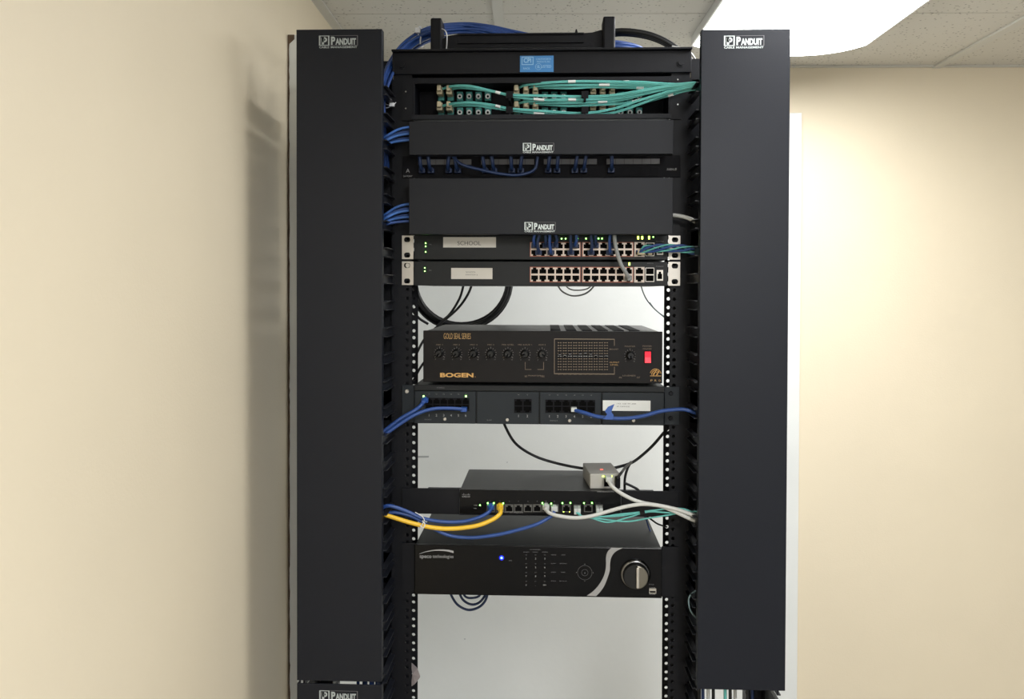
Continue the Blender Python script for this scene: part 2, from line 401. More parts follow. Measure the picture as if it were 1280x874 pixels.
# ------------------------------------------------------------------ vertical cable managers
CY = -.10
for sgn, side in ((-1, 'left'), (1, 'right')):
    t = thing('vertical_cable_manager', {'left': 'tall charcoal cable manager on the left side of the rack, close to the wall',
              'right': 'tall charcoal cable manager on the right side of the rack, its lower bay open'}[side], 'cable manager', (sgn*.33, .03, 0))
    xi, xo = sgn*.2595, sgn*.400
    # inner post edge, backbone and outer side
    mb = MB()
    mb.box(sgn*.390, sgn*.3935, -.006, .03, 0.01, RT-.045)
    for z in [0.02 + .29*i for i in range(8)]:
        mb.box(sgn*.2605, sgn*.390, .012, .016, z, z+.055)
    mb.box(sgn*.2605, sgn*.285, .012, .016, .01, RT-.045); mb.box(sgn*.368, sgn*.390, .012, .016, .01, RT-.045)
    mb.box(sgn*.2605, sgn*.390, -.088, .16, 0.0, .0095)
    mb.build('channel', FRAME, t, .0006)
    z = .05; n = 0
    zph = (ZZ(415, -.05, 484 if sgn < 0 else 866)) % .04445
    z = .045 + zph
    while z < RT - .045:
        mb = MB(); x0, x1 = xi, xi - sgn*.0065
        mb.box(xi, xi+sgn*.003, -.086, .011, z-.008, z+.008)
        mb.box(xi-sgn*.0002, x1, -.086, .002 if False else -.007, z+.0065, z+.008); mb.box(xi-sgn*.0002, x1, -.086, -.007, z-.008, z-.0065)
        mb.box(xi, xi+sgn*.003, -.086, -.078, z-.011, z+.011)
        mb.build('finger', FINGER, t)
        mb = MB(); mb.box(sgn*.3905, sgn*.3935, -.086, -.0065, z-.0165, z+.0165); mb.box(sgn*.3905, sgn*.3935, .0305, .16, z-.0165, z+.0165)
        mb.box(sgn*.3937, sgn*.3967, -.086, .16, z-.0165, z-.0145); mb.box(sgn*.3937, sgn*.3967, -.086, .16, z+.0145, z+.0165)
        mb.build('finger', FINGER, t); z += .04445; n += 1
    zt = ZZ(36.5, CY, 430 if sgn < 0 else 930); zl = ZZ(863 if sgn > 0 else 852, CY, 430 if sgn < 0 else 930)
    def cover(z0, z1, lz=True):
        mb = MB(); a, b = sorted((sgn*.2585, xo))
        # shallow C shaped extrusion, slightly ribbed
        mb.box(a, b, CY, CY+.0035, z0, z1)
        mb.box(a, a+.0025, CY+.0035, CY+.016, z0, z1); mb.box(b-.0025, b, CY+.0035, CY+.016, z0, z1)
        c = mb.build('cover', COVER, t, .0008)
        if lz: 
            pl = pt(423 if sgn < 0 else 930, 51.5, CY); logo(c, pl.x, z1 - .0205, .064, CY, bright=sgn > 0)
        return c
    cover(zl, zt)
    if sgn < 0: cover(.03, ZZ(856, CY, 430))
# ------------------------------------------------------------------ cable bracket on top of the rack
YB = .060
t = thing('cable_retainer', 'black cable retainer bracket with two upright posts on top of the rack', 'cable bracket', (0, YB, RT))
for (a, b, y0) in ((538, 552, 22), (754, 769, 20)):
    p = pt(a, y0, YB-.01); q = pt(b, 64, YB-.01); mb = MB()
    mb.box(p.x, q.x, YB-.01, YB+.035, RT+.0036, p.z); mb.build('upright', FRAME, t, .003)
p = pt(552, 44, YB+.01); q = pt(754, 57, YB+.01); mb = MB()
zt_, zb_ = p.z, q.z
prof = [(p.x-.0005, zb_-.004), (q.x+.0005, zb_-.004), (q.x+.0005, zt_+.006), (q.x-.006, zt_+.005), (q.x-.02, zt_+.001), (q.x-.035, zt_), (p.x+.03, zt_), (p.x+.012, zt_-.003), (p.x-.0005, zt_-.010)]
mb.prism(prof, YB+.004, YB+.022)
mb.box(p.x+.03, q.x-.035, YB+.000, YB+.004, zb_+.003, zb_+.005); mb.box(p.x+.03, q.x-.035, YB+.0, YB+.004, zt_-.003, zt_)
mb.build('crossbar', FRAME, t, .0008)
p = pt(718, 36, YB+.01)
mb = MB(); mb.lathe((XX(719, YB+.01), YB+.012, zt_), (0, 0, 1), [(0, .003), (.004, .0025), (.009, .0012)], 10); mb.build('peg', FRAME, t)

# ------------------------------------------------------------------ cables
def cable(name, label, pp, r, m, group=None, cat='cable', n=8, **kw):
    return tag(MB().tube(path(pp, n, **kw), r, 8).build(name, m), label, cat, group)
# blue trunk over the rack top
base = [(484, 230, .03), (478, 140, -.02), (482, 98, -.01), (503, 64, .05), (534, 44, .10), (575, 37, .13), (610, 40, .13), (650, 50, .13), (700, 58, .13), (760, 57, .13), (796, 62, .16), (806, 76, .23), (808, 100, .275), (806, 180, .29), (804, 335, .29)]
for i in range(13):
    ph = i*2.4; ox = 6.5*math.cos(ph)*((i % 4)/3+.25); oy = 6.0*math.sin(ph)*((i % 3)/2+.35)
    pp = []
    for j, (x, y, Y) in enumerate(base):
        k = .5 if j < 2 else 1
        pp.append((x + ox*k + random.uniform(-1, 1), y + oy*(1 if 2 < j < 9 else .6) + random.uniform(-1.2, 1.2), Y + .012*math.sin(ph*1.7)))
    tag(MB().tube(smooth([pt(*q) for q in pp], 6), .0028, 8).build('network_cable', BLUE), 'blue network cable in the bundle looping over the top left of the rack', 'cable', 'blue cables over the rack top')
# cable ties
t1 = MB(); c = pt(526, 46, .112)
ring = [c + Vector((0.002*math.sin(a)*0, .033*math.cos(a), .016*math.sin(a))) for a in [i*math.pi/10 for i in range(20)]]
t1.tube(ring, .0016, 6, close=True); t1.box(c.x-.0045, c.x+.0045, c.y-.040, c.y-.032, c.z-.004, c.z+.005)
t1.tube([pt(526, 46, .076), pt(525.5, 50, .074), pt(525.3, 55, .074)], .0014, 6)
tag(t1.build('cable_tie', TIE), 'white cable tie around the blue bundle, left of the upright post', 'cable tie')
t1 = MB(); t1.tube(path([(552.5, 36, .045), (556, 38, .04), (558.5, 43, .04), (558.6, 52, .042), (558, 61, .05)]), .0010, 6)
tag(t1.build('cable_tie', TIE), 'thin white tie strap looped at the left upright post', 'cable tie')
t1 = MB()
t1.tube(path([(483, 122, -.02), (488, 124, -.025), (490, 129, -.025), (486, 134, -.02), (480, 135, -.015)]), .0010, 6)
t1.tube(path([(478, 127, -.02), (484, 131, -.024), (491, 131, -.026), (495, 128, -.026)]), .0008, 6)
c = pt(490, 131, -.027); t1.box(c.x-.004, c.x+.004, c.y-.003, c.y+.003, c.z-.003, c.z+.003)
tag(t1.build('cable_tie', TIE), 'white cable tie in the dark gap beside the left manager near the top', 'cable tie')
# black cables leaving top right
for i, (dy, dY, rr) in enumerate(((0, 0, .0037), (4, .012, .0034), (2, -.010, .003), (6, .02, .003))):
    cable('power_cable', 'thick black cable arching from the right upright down behind the right cover',
          [(700, 52, .12), (745, 45, .12), (770, 38, .11), (800, 39.5, .09), (825, 47, .07), (848, 61, .05), (868, 80, .035), (880, 110, .03)], rr, BLK, 'black cables at the top right corner', dy=dy, dY=dY)
cable('network_cable', 'thin pale grey cable curving down beside the top of the right cover', [(840, 58, .03), (858, 62, .02), (868, 72, .02), (876, 90, .02)], .0014, WHT)

# ------------------------------------------------------------------ fibre panel
t = thing('fiber_patch_panel', 'open black fibre panel with rows of aqua adapters, topmost unit in the rack', 'patch panel', (0, .1, ZZ(150, 0)))
zt, zb = ZZ(97, 0), ZZ(150.5, 0); Yp = .055
mb = MB()
mb.box(-.222, .222, -.004, .24, zt-.010, zt); mb.box(-.222, .222, -.02, .24, zb, zb+.0035)
for s_ in (-1, 1): mb.box(s_*.222, s_*.2195, -.004, .24, zb+.0035, zt-.010); 
mb.box(-.2195, .2195, .236, .24, zb+.0035, zt-.010)
mb.build('housing', FRAME, t, .0006)
for s_ in (-1, 1):
    mb = MB(); mb.box(s_*.222, s_*.2415, -.004, -.0005, zb, zt); mb.build('ear', FRAME, t)
mb = MB(); mb.box(-.222, .222, -.0235, -.02, zb-.002, zb+.006); mb.build('front_lip', PANEL, t, .0005)
mb = MB(); mb.box(-.2193, .2193, Yp, Yp+.002, zb+.004, zt-.0105)
mb.build('adapter_plate', BLACK, t)
groups = [551, 646, 741]
for g, gx in enumerate(groups):
    for r_, gy in enumerate((118.5, 138.5)):
        for k in range(6):
            px = gx + k*11.7; p = pt(px, gy, Yp-.02)
            mb = MB(); mb.box(p.x-.0055, p.x+.0055, Yp-.014, Yp, p.z-.009, p.z+.007)
            a = mb.build('adapter', AQUAD, t, .0006)
            if k >= 2:
                m2 = MB(); m2.lathe((p.x, Yp-.014, p.z-.002), (0, -1, 0), [(0, .0046), (.004, .0044), (.004, .0026), (.001, .0024)], 14)
                m2.lathe((p.x, Yp-.014, p.z-.002), (0, -1, 0), [(0, .0022), (.0012, .002)], 8, 1)
                m2.build('dust_cap', [CAPW, VOID], a)
for px in (637, 731):
    for py in (119, 138):
        p = pt(px, py, -.012); mb = MB()
        mb.box(p.x-.006, p.x+.006, -.017, -.013, p.z-.006, p.z+.006); mb.box(p.x-.002, p.x+.002, -.013, Yp, p.z-.011, p.z-.008)
        mb.box(p.x-.002, p.x+.002, -.017, -.013, p.z-.011, p.z-.004)
        mb.build('cable_clip', BLACK, t, .0006)
cords = {
 (0, 0): [(0, 112, .025), (14, 109, .006), (36, 110, -.004), (62, 115, -.005), (86, 120, -.005), (130, 123, -.005), (178, 124, -.005), (215, 121, -.012), (255, 114, -.024), (290, 108, -.035), (323, 107, -.045)],
 (0, 1): [(0, 133, .025), (14, 131, .006), (36, 130.5, -.004), (62, 134, -.005), (86, 138, -.005), (130, 141, -.005), (178, 143, -.005), (215, 138, -.012), (250, 127, -.024), (290, 114, -.035), (323, 109, -.045)],
 (1, 0): [(0, 111, .025), (14, 107, .006), (50, 105, -.004), (84, 104.5, -.005), (130, 104.5, -.010), (165, 106, -.024), (196, 107.5, -.035), (228, 106.5, -.045)],
 (1, 1): [(0, 130, .025), (14, 128, .006), (50, 127, -.004), (84, 126, -.005), (125, 124, -.010), (160, 116, -.024), (196, 109, -.035), (228, 108, -.045)],
 (2, 0): [(0, 111, .025), (14, 107, .006), (35, 105, -.004), (60, 106, -.012), (90, 107.5, -.028), (112, 107, -.038), (133, 106.5, -.045)],
 (2, 1): [(0, 131, .025), (14, 129, .006), (35, 127, -.004), (60, 121, -.012), (90, 113, -.028), (112, 110, -.038), (133, 110, -.045)]}
for (g, r_), base in cords.items():
    for k in range(3 if g else 2):
        kk = min(k, 1); pp = []; n_ = len(base)
        gx = groups[g] + kk*11.7 + (k == 2)*11.7
        for j, (x, y, Y) in enumerate(base):
            f = 1 - j/(n_-1); x_ = gx*f + groups[g]*(1-f) + x if j else gx
            pp.append((x_, y + (k-.6)*3.8*min(1, j/2)*(1 if j < n_-2 else .5) + (random.uniform(-1, 1) if j > 2 else 0), Y + (k-1)*.003))
        P = smooth([pt(*q) for q in pp] + [pt(884, 118, -.05)], 7)
        t_ = thing('fiber_cable', ['aqua fibre cord from the left adapter group running across to the right', 'aqua fibre cord from the middle adapter group running across to the right', 'aqua fibre cord from the right adapter group running off to the right'][g], 'fibre cable', P[0], ['aqua cords from the left adapters', 'aqua cords from the middle adapters', 'aqua cords from the right adapters'][g])
        mb = MB(); off = Vector((0, 0, .0011))
        mb.tube([q + off for q in P], .0012, 6); mb.tube([q - off for q in P], .0012, 6); mb.build('jacket', AQUA, t_)
        p = pt(gx, (118.5, 138.5)[r_]-2, Yp-.02); mb = MB()
        mb.box(p.x-.005, p.x+.005, .016, Yp-.0145, p.z-.006, p.z+.008)
        mb.box(p.x-.0035, p.x+.0035, .006, .016, p.z-.002, p.z+.008)
        mb.build('connector', CREAM, t_, .0012)
        i0 = int(len(P)*(.30 + .12*k)); mb = MB(); mb.tube(P[i0:i0+3], .0026, 8); mb.build('label_wrap', CAPW, t_)

# ------------------------------------------------------------------ horizontal managers
def hmanager(py0, py1, px_logo, py_logo, label, tagz):
    Yf = -.06; z1, z0 = ZZ(py0, Yf), ZZ(py1, Yf); X = .2205
    t = thing('horizontal_cable_manager', label, 'cable manager', (0, -.01, z0))
    mb = MB(); mb.box(-X, X, Yf, Yf+.003, z0, z1); mb.box(-X, X, Yf+.003, Yf+.02, z1-.003, z1); mb.box(-X, X, Yf+.003, Yf+.02, z0, z0+.003)
    c = mb.build('cover', PANEL, t, .0008)
    p = pt(px_logo, py_logo, Yf); logo(c, p.x, p.z, .052, Yf)
    mb = MB(); mb.box(-.241, .241, -.0035, -.0005, ZZ(py1+1.3, -.0035), ZZ(py0+.3, -.0035))
    n = 14; w = 2*(X-.006)/n
    for i in range(n+1):
        x = -X+.006+w*i
        mb.box(x-.002, x+.002, -.045, -.0035, z1-.010, z1-.0065); mb.box(x-.002, x+.002, -.045, -.0035, z0+.0065, z0+.010)
    mb.build('duct', FRAME, t)
    return t
hmanager(151, 193, 673, 185, 'slim charcoal horizontal cable manager just below the aqua fibre cords', 0)
hmanager(222.5, 293, 675, 284, 'deep charcoal horizontal cable manager just above the upper switch', 0)

# ------------------------------------------------------------------ copper patch panel
t = thing('network_patch_panel', 'black patch panel with grey port labels between the two charcoal covers', 'patch panel', (0, 0, ZZ(222, 0)))
z1, z0 = ZZ(194, -.002), ZZ(222.4, -.002)
mb = MB(); mb.box(-.2415, .2415, -.003, -.0006, z0, z1); mb.box(-.215, .215, -.0003, .03, z0+.002, z1-.002); mb.build('panel', BLACK, t, .0005)
RJ = lambda cx, cz, w, h, up: [(cx-w/2, cz-h/2), (cx+w/2, cz-h/2), (cx+w/2, cz+h*.22), (cx+w*.26, cz+h*.22), (cx+w*.26, cz+h/2), (cx-w*.26, cz+h/2), (cx-w*.26, cz+h*.22), (cx-w/2, cz+h*.22)] if up else \
    [(cx-w/2, cz-h*.22), (cx-w*.26, cz-h*.22), (cx-w*.26, cz-h/2), (cx+w*.26, cz-h/2), (cx+w*.26, cz-h*.22), (cx+w/2, cz-h*.22), (cx+w/2, cz+h/2), (cx-w/2, cz+h/2)]
jack_x = []
for g, gx in enumerate((523, 601, 679, 757)):
    a, b = XX(gx), XX(gx+66); zl1, zl0 = ZZ(199, -.005), ZZ(205.5, -.005)
    mb = MB()
    mb.box(a, b, -.006, -.0032, zl0, zl1); 
    for k in range(1, 6):
        x = a+(b-a)*k/6; mb.add([(x-.0006, -.0062, zl0), (x+.0006, -.0062, zl0), (x+.0006, -.0062, zl1), (x-.0006, -.0062, zl1)], [(0, 1, 2, 3)], 1)
    mb.build('label_strip', [mat('strip_grey', (.15, .15, .16), .6), INK], t)
    for k in range(6):
        cx = a+(b-a)*(k+.5)/6; cz = ZZ(214, -.004); jack_x.append(cx)
        mb = MB(); mb.cell(cx-.0072, cx+.0072, cz-.0085, cz+.0085, RJ(cx, cz, .0115, .011, False), -.0045, .012, 0, 1)
        mb.box(cx-.0072, cx+.0072, -.0044, -.0031, cz-.0086, cz-.0084)
        mb.build('port', [BLACK, VOID], t)
mb = MB(); mb.text('A', XX(510), ZZ(215.5, -.003), -.0033, .007, None, 0); mb.text('24 PORT', XX(510), ZZ(221, -.003), -.0033, .003, None, 0)
mb.text('568A/B', XX(838), ZZ(213.5, -.003), -.0033, .004, None, 0, shear=.3); mb.build('lettering', LGREY, t)
def plug(t, x, z, y0, m=CLEAR, boot=None, h=.008, w=.0112):
    mb = MB(); mb.box(x-w/2, x+w/2, y0-.010, y0+.006, z-h/2, z+h/2); mb.box(x-.003, x+.003, y0-.009, y0+.002, z+h/2, z+h/2+.002)
    mb.build('plug', m, t, .0006)
    if boot is not None:
        mb = MB(); mb.tube([(x, y0-.010, z), (x, y0-.016, z), (x, y0-.022, z-.0005)], [.0052, .0045, .0034], 8); mb.build('boot', boot, t)
for i, cx in enumerate(jack_x):
    if i in (5, 11, 17) or i > 18: continue
    if i in (2, 8, 14): continue
    cz = ZZ(214, -.004); dx = random.uniform(-.004, .004)
    t_ = thing('patch_cable', 'dark blue patch cable plugged into the patch panel, rising behind the slim cover', 'cable', (cx, 0, cz), 'blue cables on the patch panel')
    mb = MB(); mb.tube(smooth([(cx, -.015, cz), (cx, -.025, cz+.002), (cx+dx*.4, -.033, cz+.012), (cx+dx, -.034, cz+.026), (cx+dx*1.6, -.030, cz+.045)], 6), .0031, 8); mb.build('jacket', DBLUE, t_)
    plug(t_, cx, cz, -.0045, DBLUE)
for pp in ([(566, 196, -.034), (578, 206, -.04), (600, 212, -.04), (622, 217, -.04), (648, 219, -.036), (668, 212, -.034), (672, 196, -.034)],):
    cable('patch_cable', 'dark blue patch cable drooping across the patch panel', pp, .0026, DBLUE)

# left and right side cables into the managers
for j, (y0, nn) in enumerate(((172, 5), (270, 6))):
    for i in range(nn):
        dy = (i-nn/2)*3.6 + (i % 2)*1.2; dq = .008*(i % 3)
        cable('patch_cable', ['blue cable crossing from the left manager behind the slim cover', 'blue cable crossing from the left manager behind the deep cover'][j],
              [(470, y0+12+dy*.4, -.03-dq), (484, y0+4+dy*.7, -.038-dq), (498, y0-1+dy, -.03-dq), (514, y0-3+dy*1.1, -.026-dq), (540, y0-3+dy, -.02-dq)], .0024, BLUE if i % 2 else LBLUE,
              ['blue cables beside the slim cover', 'blue cables beside the deep cover'][j])
cable('network_cable', 'grey cable leaving the deep cover towards the right manager', [(826, 268, -.03), (842, 269, -.035), (858, 272, -.038), (872, 279, -.04), (882, 288, -.04)], .0034, WHT)
for i in range(7):
    x = -.272 - .011*(i % 4); y = -.058 + .016*(i // 4) + .004*(i % 2)
    tag(MB().tube(smooth([(x, y, 2.02), (x-.004, y+.003, 1.7), (x+.002, y-.003, 1.4), (x-.003, y, 1.1), (x, y, .5), (x, y, .03)], 6), .0028, 8).build('network_cable', BLUE if i % 2 else DBLUE), 'blue network cable running down inside the left cable manager', 'cable', 'blue cables inside the left manager')

# ------------------------------------------------------------------ switches
def switch(py0, py1, label, ledpy, first):
    z1, z0 = ZZ(py0, -.004), ZZ(py1, -.004); zc = (z0+z1)/2
    t = thing('network_switch', label, 'network switch', (0, .1, z0))
    X = .2205
    mb = MB(); mb.box(-X, X, -.004, .26, z0+.0005, z1-.0005); mb.build('chassis', CHAS, t, .001)
    for sgn in (-1, 1):
        a, b = sorted((sgn*.2212, sgn*.2413)); m_ = (z0+z1)/2; mb = MB(); r = .0045
        for lo, hi, hc in ((z0+.001, m_, z0+.008), (m_, z1-.001, z1-.008)):
            cx = (a+b)/2+sgn*.001
            poly = [(cx + (.0022 if math.cos(q) > 0 else -.0022) + r*.75*math.cos(q), hc + r*math.sin(q)) for q in [2*math.pi*(i+.5)/12 for i in range(12)]]
            mb.cell(a, b, lo, hi, poly, -.0062, .002, 0, 0, cap=False)
        for (p_, q_) in ((a, a+.0004), (b-.0004, b)): mb.box(p_, q_, -.0061, -.0043, z0+.001, z1-.001)
        mb.build('ear', SILVER, t)
        if (not first and sgn < 0):
            mb = MB(); mb.lathe(((a+b)/2, -.0062, z1-.008), (0, -1, 0), [(0, .0045), (.002, .0035)], 14); mb.build('screw', SCREW, t)
    y = -.0045
    # status lights
    for py in ledpy:
        p = pt(532 if first else 531, py, y); mb = MB(); mb.lathe((p.x, -.0041, p.z), (0, -1, 0), [(0, .0012), (.001, .0010)], 8); mb.build('status_light', GLED, t)
    # port blocks
    zp1, zp0 = (ZZ(303.5 if first else 334.5, y), ZZ(320 if first else 352, y)); zm = (zp0+zp1)/2
    for (a, b, n) in ((663, 724.5, 6), (728, 790, 6), (793, 804, 1)):
        xa, xb = XX(a), XX(b); w = (xb-xa)/n
        mb = MB(); mb.box(xa-.0012, xb+.0012, -.0045, -.0041, zp0-.0012, zp1+.0012)
        blk = mb.build('port_block', COPRED if n > 1 else COPPER, t)
        for k in range(n):
            for (lo, hi, up) in ((zp0, zm, False), (zm, zp1, True)):
                cx = xa+w*(k+.5); cz = (lo+hi)/2; mb = MB()
                mb.cell(cx-w/2, cx+w/2, lo, hi, RJ(cx, cz+(.0008 if up else -.0008), w*.82, (hi-lo)*.86, up), -.0062, .0016, 0, 1)
                mb.build('port', [COPPER, VOID], blk)
    xa, xb = XX(806), XX(817); mb = MB(); mb.box(xa, xb, -.0055, -.0041, zp0, zp1, 0); mb.box(xa+.001, xb-.001, -.0058, -.0055, zp0+.001, zm-.001, 1); mb.box(xa+.001, xb-.001, -.0058, -.0055, zm+.001, zp1-.001, 1)
    mb.build('uplink_port', [SILVER, VOID], t)
    xa, xb = XX(820), XX(828); zq0, zq1 = zp0+.002, zp1-.004
    cx, cz = (xa+xb)/2, (zq0+zq1)/2
    mb = MB(); mb.cell(xa, xb, zq0, zq1, RJ(cx, cz, (xb-xa)*.7, (zq1-zq0)*.7, True), -.0055, .0012, 0, 1); mb.build('console_port', [SILVER, VOID], t)
    # printed captions
    mb = MB(); mb.text('ON', XX(538), ZZ(py0+12.5, y), y-.0001, .002, None); mb.text('CONSOLE', XX(824), zp1+.0015, y-.0001, .002, None)
    mb.text('SWITCH', XX(812), z1-.0045, y-.0001, .002, None); mb.build('lettering', DIM, t)
    return t, z0, z1, zp0, zp1
s1, s1z0, s1z1, s1p0, s1p1 = switch(294, 325, 'upper rack switch with a SCHOOL label and many blue cables', (304, 308, 315), True)
s2, s2z0, s2z1, s2p0, s2p1 = switch(326.5, 357.5, 'lower rack switch with two rows of mostly empty copper ports', (335, 339), False)
def sticker(t, a, b, c, d, y, lines, m=STICK, ink=INK):
    p, q = pt(a, c, y), pt(b, d, y); mb = MB(); mb.box(p.x, q.x, y-.0003, y, q.z, p.z, 0)
    for (s_, px, py, h, w) in lines:
        r = pt(px, py, y); mb.text(s_, r.x, r.z, y-.0005, h, w, 1)
    mb.build('label', [m, ink], t)
sticker(s1, 554, 620, 296.5, 309.5, -.0042, [('SCHOOL', 586.5, 306.5, .0070, .041)])
sticker(s2, 564, 615.5, 335, 349, -.0042, [('SCHOOL', 588.5, 341, .0022, .017), ('SWITCH 2', 589.5, 344.3, .0022, .021)])
def leds(t, pts, y, m, w=.0009, h=.0009):
    for px, py in pts:
        p = pt(px, py, y); mb = MB(); mb.box(p.x-w, p.x+w, y-.0008, y+.0001, p.z-h, p.z+h); mb.build('status_light', m, t)
leds(s1, [(672, 298.6), (702, 298.4), (707, 298.4), (722, 298.3), (732.5, 298.3), (748, 298.2), (752.5, 298.2)], -.0042, GLED, .0011, .0011)
leds(s1, [(797.7, 297.3), (802.8, 297.3), (811.3, 297.2)], -.0042, YLED, .0013, .0026); leds(s1, [(816.6, 296.3)], -.0042, GLED, .0010, .0010)
leds(s2, [(786.7, 330)], -.0042, YLED, .0012, .0024)
# blue cables in the upper switch
sx = [668, 673, 682, 688, 693.5, 713, 718, 738, 743.5, 761, 766]
for i, px in enumerate(sx):
    t_ = thing('patch_cable', 'short blue patch cable dropping into the upper switch ports', 'cable', pt(px, 300, -.03), 'blue cables in the upper switch')
    low = i % 2; pz = ZZ(316 if low else 307, -.006); x = XX(px)
    mb = MB(); mb.tube(smooth([(x, -.012, pz), (x, -.024, pz+.001), (x+random.uniform(-.002, .003), -.033, pz+.010+.006*low), (x+random.uniform(-.004, .004), -.036, pz+.03), (x+random.uniform(-.006, .006), -.03, pz+.06)], 6), .0027, 8)
    mb.build('jacket', DBLUE if i % 3 else BLUE, t_); plug(t_, x, pz, -.0068, DBLUE)
# grey cable into lower switch
t_ = thing('patch_cable', 'grey cable hanging from the deep cover into a lower switch port', 'cable', pt(785, 350, -.02))
P = path([(769, 280, -.035), (768, 293, -.042), (770, 310, -.045), (776, 330, -.04), (783, 342, -.034), (785.5, 347, -.028)])
MB().tube(P, .0034, 10).build('jacket', GRYC, t_); p = pt(785.5, 348, -.02); plug(t_, p.x, p.z, -.0075, GRYC, GRYC)
# mixed twisted cords leaving the upper switch to the right
for i, (m, lab, nm) in enumerate(((BLUE, 'blue', 'network_cable'), (AQUA, 'aqua', 'fiber_cable'), (BLUE, 'blue', 'network_cable'), (AQUA, 'aqua', 'fiber_cable'), (BLUE, 'blue', 'network_cable'), (AQUA, 'aqua', 'fiber_cable'))):
    ph = i*1.05; pp = []
    for j, x in enumerate((796+i*1.5, 806, 820, 836, 852, 866, 880)):
        yb = (314, 311.5, 310.5, 310, 311, 313, 316)[j]; a = 4.2 if j > 0 else 2
        pp.append((x, yb + a*math.sin(ph + j*1.15), -.018 - .004*j + .004*math.cos(ph + j*1.15)))
    cable(nm, lab + ' cord twisted into the bundle leaving the upper switch on the right', pp, .0021 if m is BLUE else .0014, m, lab + ' cords right of the upper switch')
for k, px in enumerate((799, 803, 812)):
    p = pt(px, 316, -.012); mb = MB(); mb.box(p.x-.0035, p.x+.0035, -.022, -.0068, p.z-.004, p.z+.004)
    tag(mb.build('fiber_connector', CREAM, None, .0008), 'beige fibre connector plugged into the uplink end of the upper switch', 'connector', 'beige connectors on the upper switch')

# ------------------------------------------------------------------ things hanging behind, between switches and amplifier
t_ = thing('cable_coil', 'coil of black cable hanging behind the rack, above the amplifier', 'cable coil', pt(576, 405, .34))
c = pt(576, 351, .35)
for i in range(9):
    r = .0955 + .0028*(i % 5); dy = .006*(i//3) + random.uniform(-.002, .002); cc = c + Vector((random.uniform(-.003, .003), dy, random.uniform(-.003, .003)))
    MB().tube([cc + Vector((r*1.04*math.cos(a), .004*math.sin(3*a+i), r*math.sin(a))) for a in [2*math.pi*k/48 for k in range(48)]], .0034, 8, close=True).build('loop', BLK, t_)
cable('power_cable', 'thin black cable slanting behind the coil to the left', [(592, 340, .32), (589, 358, .32), (582, 373, .32), (570, 388, .32), (548, 407, .31), (530, 425, .30), (518, 448, .28)], .0026, BLK, 'thin black cables by the coil')
cable('power_cable', 'thin black cable slanting behind the coil to the left', [(582, 340, .33), (579, 358, .33), (574, 374, .33), (562, 393, .33), (546, 409, .32), (538, 440, .31), (524, 462, .29), (514, 482, .28)], .0026, BLK, 'thin black cables by the coil')
cable('power_cable', 'black cable just left of the amplifier, running down steeply', [(535, 405, .27), (524, 398, .26), (516, 388, .25), (510, 370, .24)], .0028, BLK)
cable('network_cable', 'pale grey cable loop hanging just below the lower switch', [(694, 345, .1), (699, 360, .1), (707, 367, .1), (718, 370, .1), (732, 367, .1), (742, 358, .1), (746, 345, .1)], .0015, GRYC)
cable('network_cable', 'flatter pale grey cable arc behind the loop below the lower switch', [(702, 348, .12), (710, 360, .12), (722, 363, .12), (736, 360, .12), (745, 348, .12)], .0012, GRYC)
cable('network_cable', 'thin slate blue wire slanting down to the right below the lower switch', [(799, 345, .14), (802, 360, .14), (808, 374, .14), (818, 386, .14), (832, 398, .14)], .0011, mat('slate_wire', (.12, .17, .19), .5))
cable('network_cable', 'thin slate blue wire at the right of the amplifier top', [(812, 378, .2), (820, 388, .2), (834, 398, .2)], .0010, mat('slate_wire', (.12, .17, .19), .5))

p = c + Vector((0, 0, .103))
mb = MB(); mb.tube(smooth([(p.x, .262, p.z+.012), (p.x, .30, p.z+.014), (p.x, .375, p.z+.010), (p.x, .385, p.z-.006), (p.x, .36, p.z-.016), (p.x, .335, p.z-.006), (p.x, .30, p.z+.010), (p.x, .262, p.z+.008)], 5), .003, 6); mb.build('strap', VELC, t_)
# ------------------------------------------------------------------ amplifier
Ya = -.008
xa0, xa1 = XX(529, Ya, 440), XX(828, Ya, 440); za1, za0 = ZZ(414, Ya), ZZ(478.5, Ya)
t = thing('amplifier', 'wide black mixer amplifier with gold lettering and a red lit power switch', 'amplifier', ((xa0+xa1)/2, .15, za0))
mb = MB(); mb.box(xa0+.002, xa1-.002, Ya+.005, .292, za0+.002, za1-.001); mb.build('chassis', AMPT, t, .0015)
mb = MB(); mb.box(xa0, xa1, Ya, Ya+.005, za0, za1); front = mb.build('front_panel', AMPF, t, .0008)
mb = MB()
for i in range(6):
    x = xa0 + .222 + i*.028
    mb.box(x, x+.018, .03, .27, za1-.0012, za1+.0002)
mb.build('vent', BLACK, t)
mb = MB()
for (px, py) in ((545, 476), (812, 478)):
    mb.box(XX(px)-.010, XX(px)+.010, .02, .04, za0-.0025, za0+.002); mb.box(XX(px)-.010, XX(px)+.010, .24, .26, za0-.0025, za0+.002)
mb.build('foot', BLACK, t)
yt = Ya-.0003
def T(mb, s_, px, py, h, wpx=None, m=0, align='C', **k):
    p = pt(px, py, yt); mb.text(s_, p.x, p.z, yt, h, (wpx*1.39e-3 if wpx else None), m, align, **k)
mb = MB(); T(mb, 'GOLD SEAL SERIES', 571.5, 423.8, .0100, 34, 0, bold=0.0); T(mb, 'BOGEN', 571, 471.5, .0070, 42, 1, bold=.04); T(mb, '.', 594, 471.5, .006, 1.2, 1)
for (i, s_) in enumerate(('MIC 1', 'MIC 2', 'MIC 3', 'MIC 4', 'MIC 5/TEL', 'MIC 6/AUX 1', 'AUX 2')):
    px = 549.5 + 21.35*i; T(mb, s_, px, 431.8, .0022, (8, 8, 9, 8, 15, 17, 9)[i], 2)
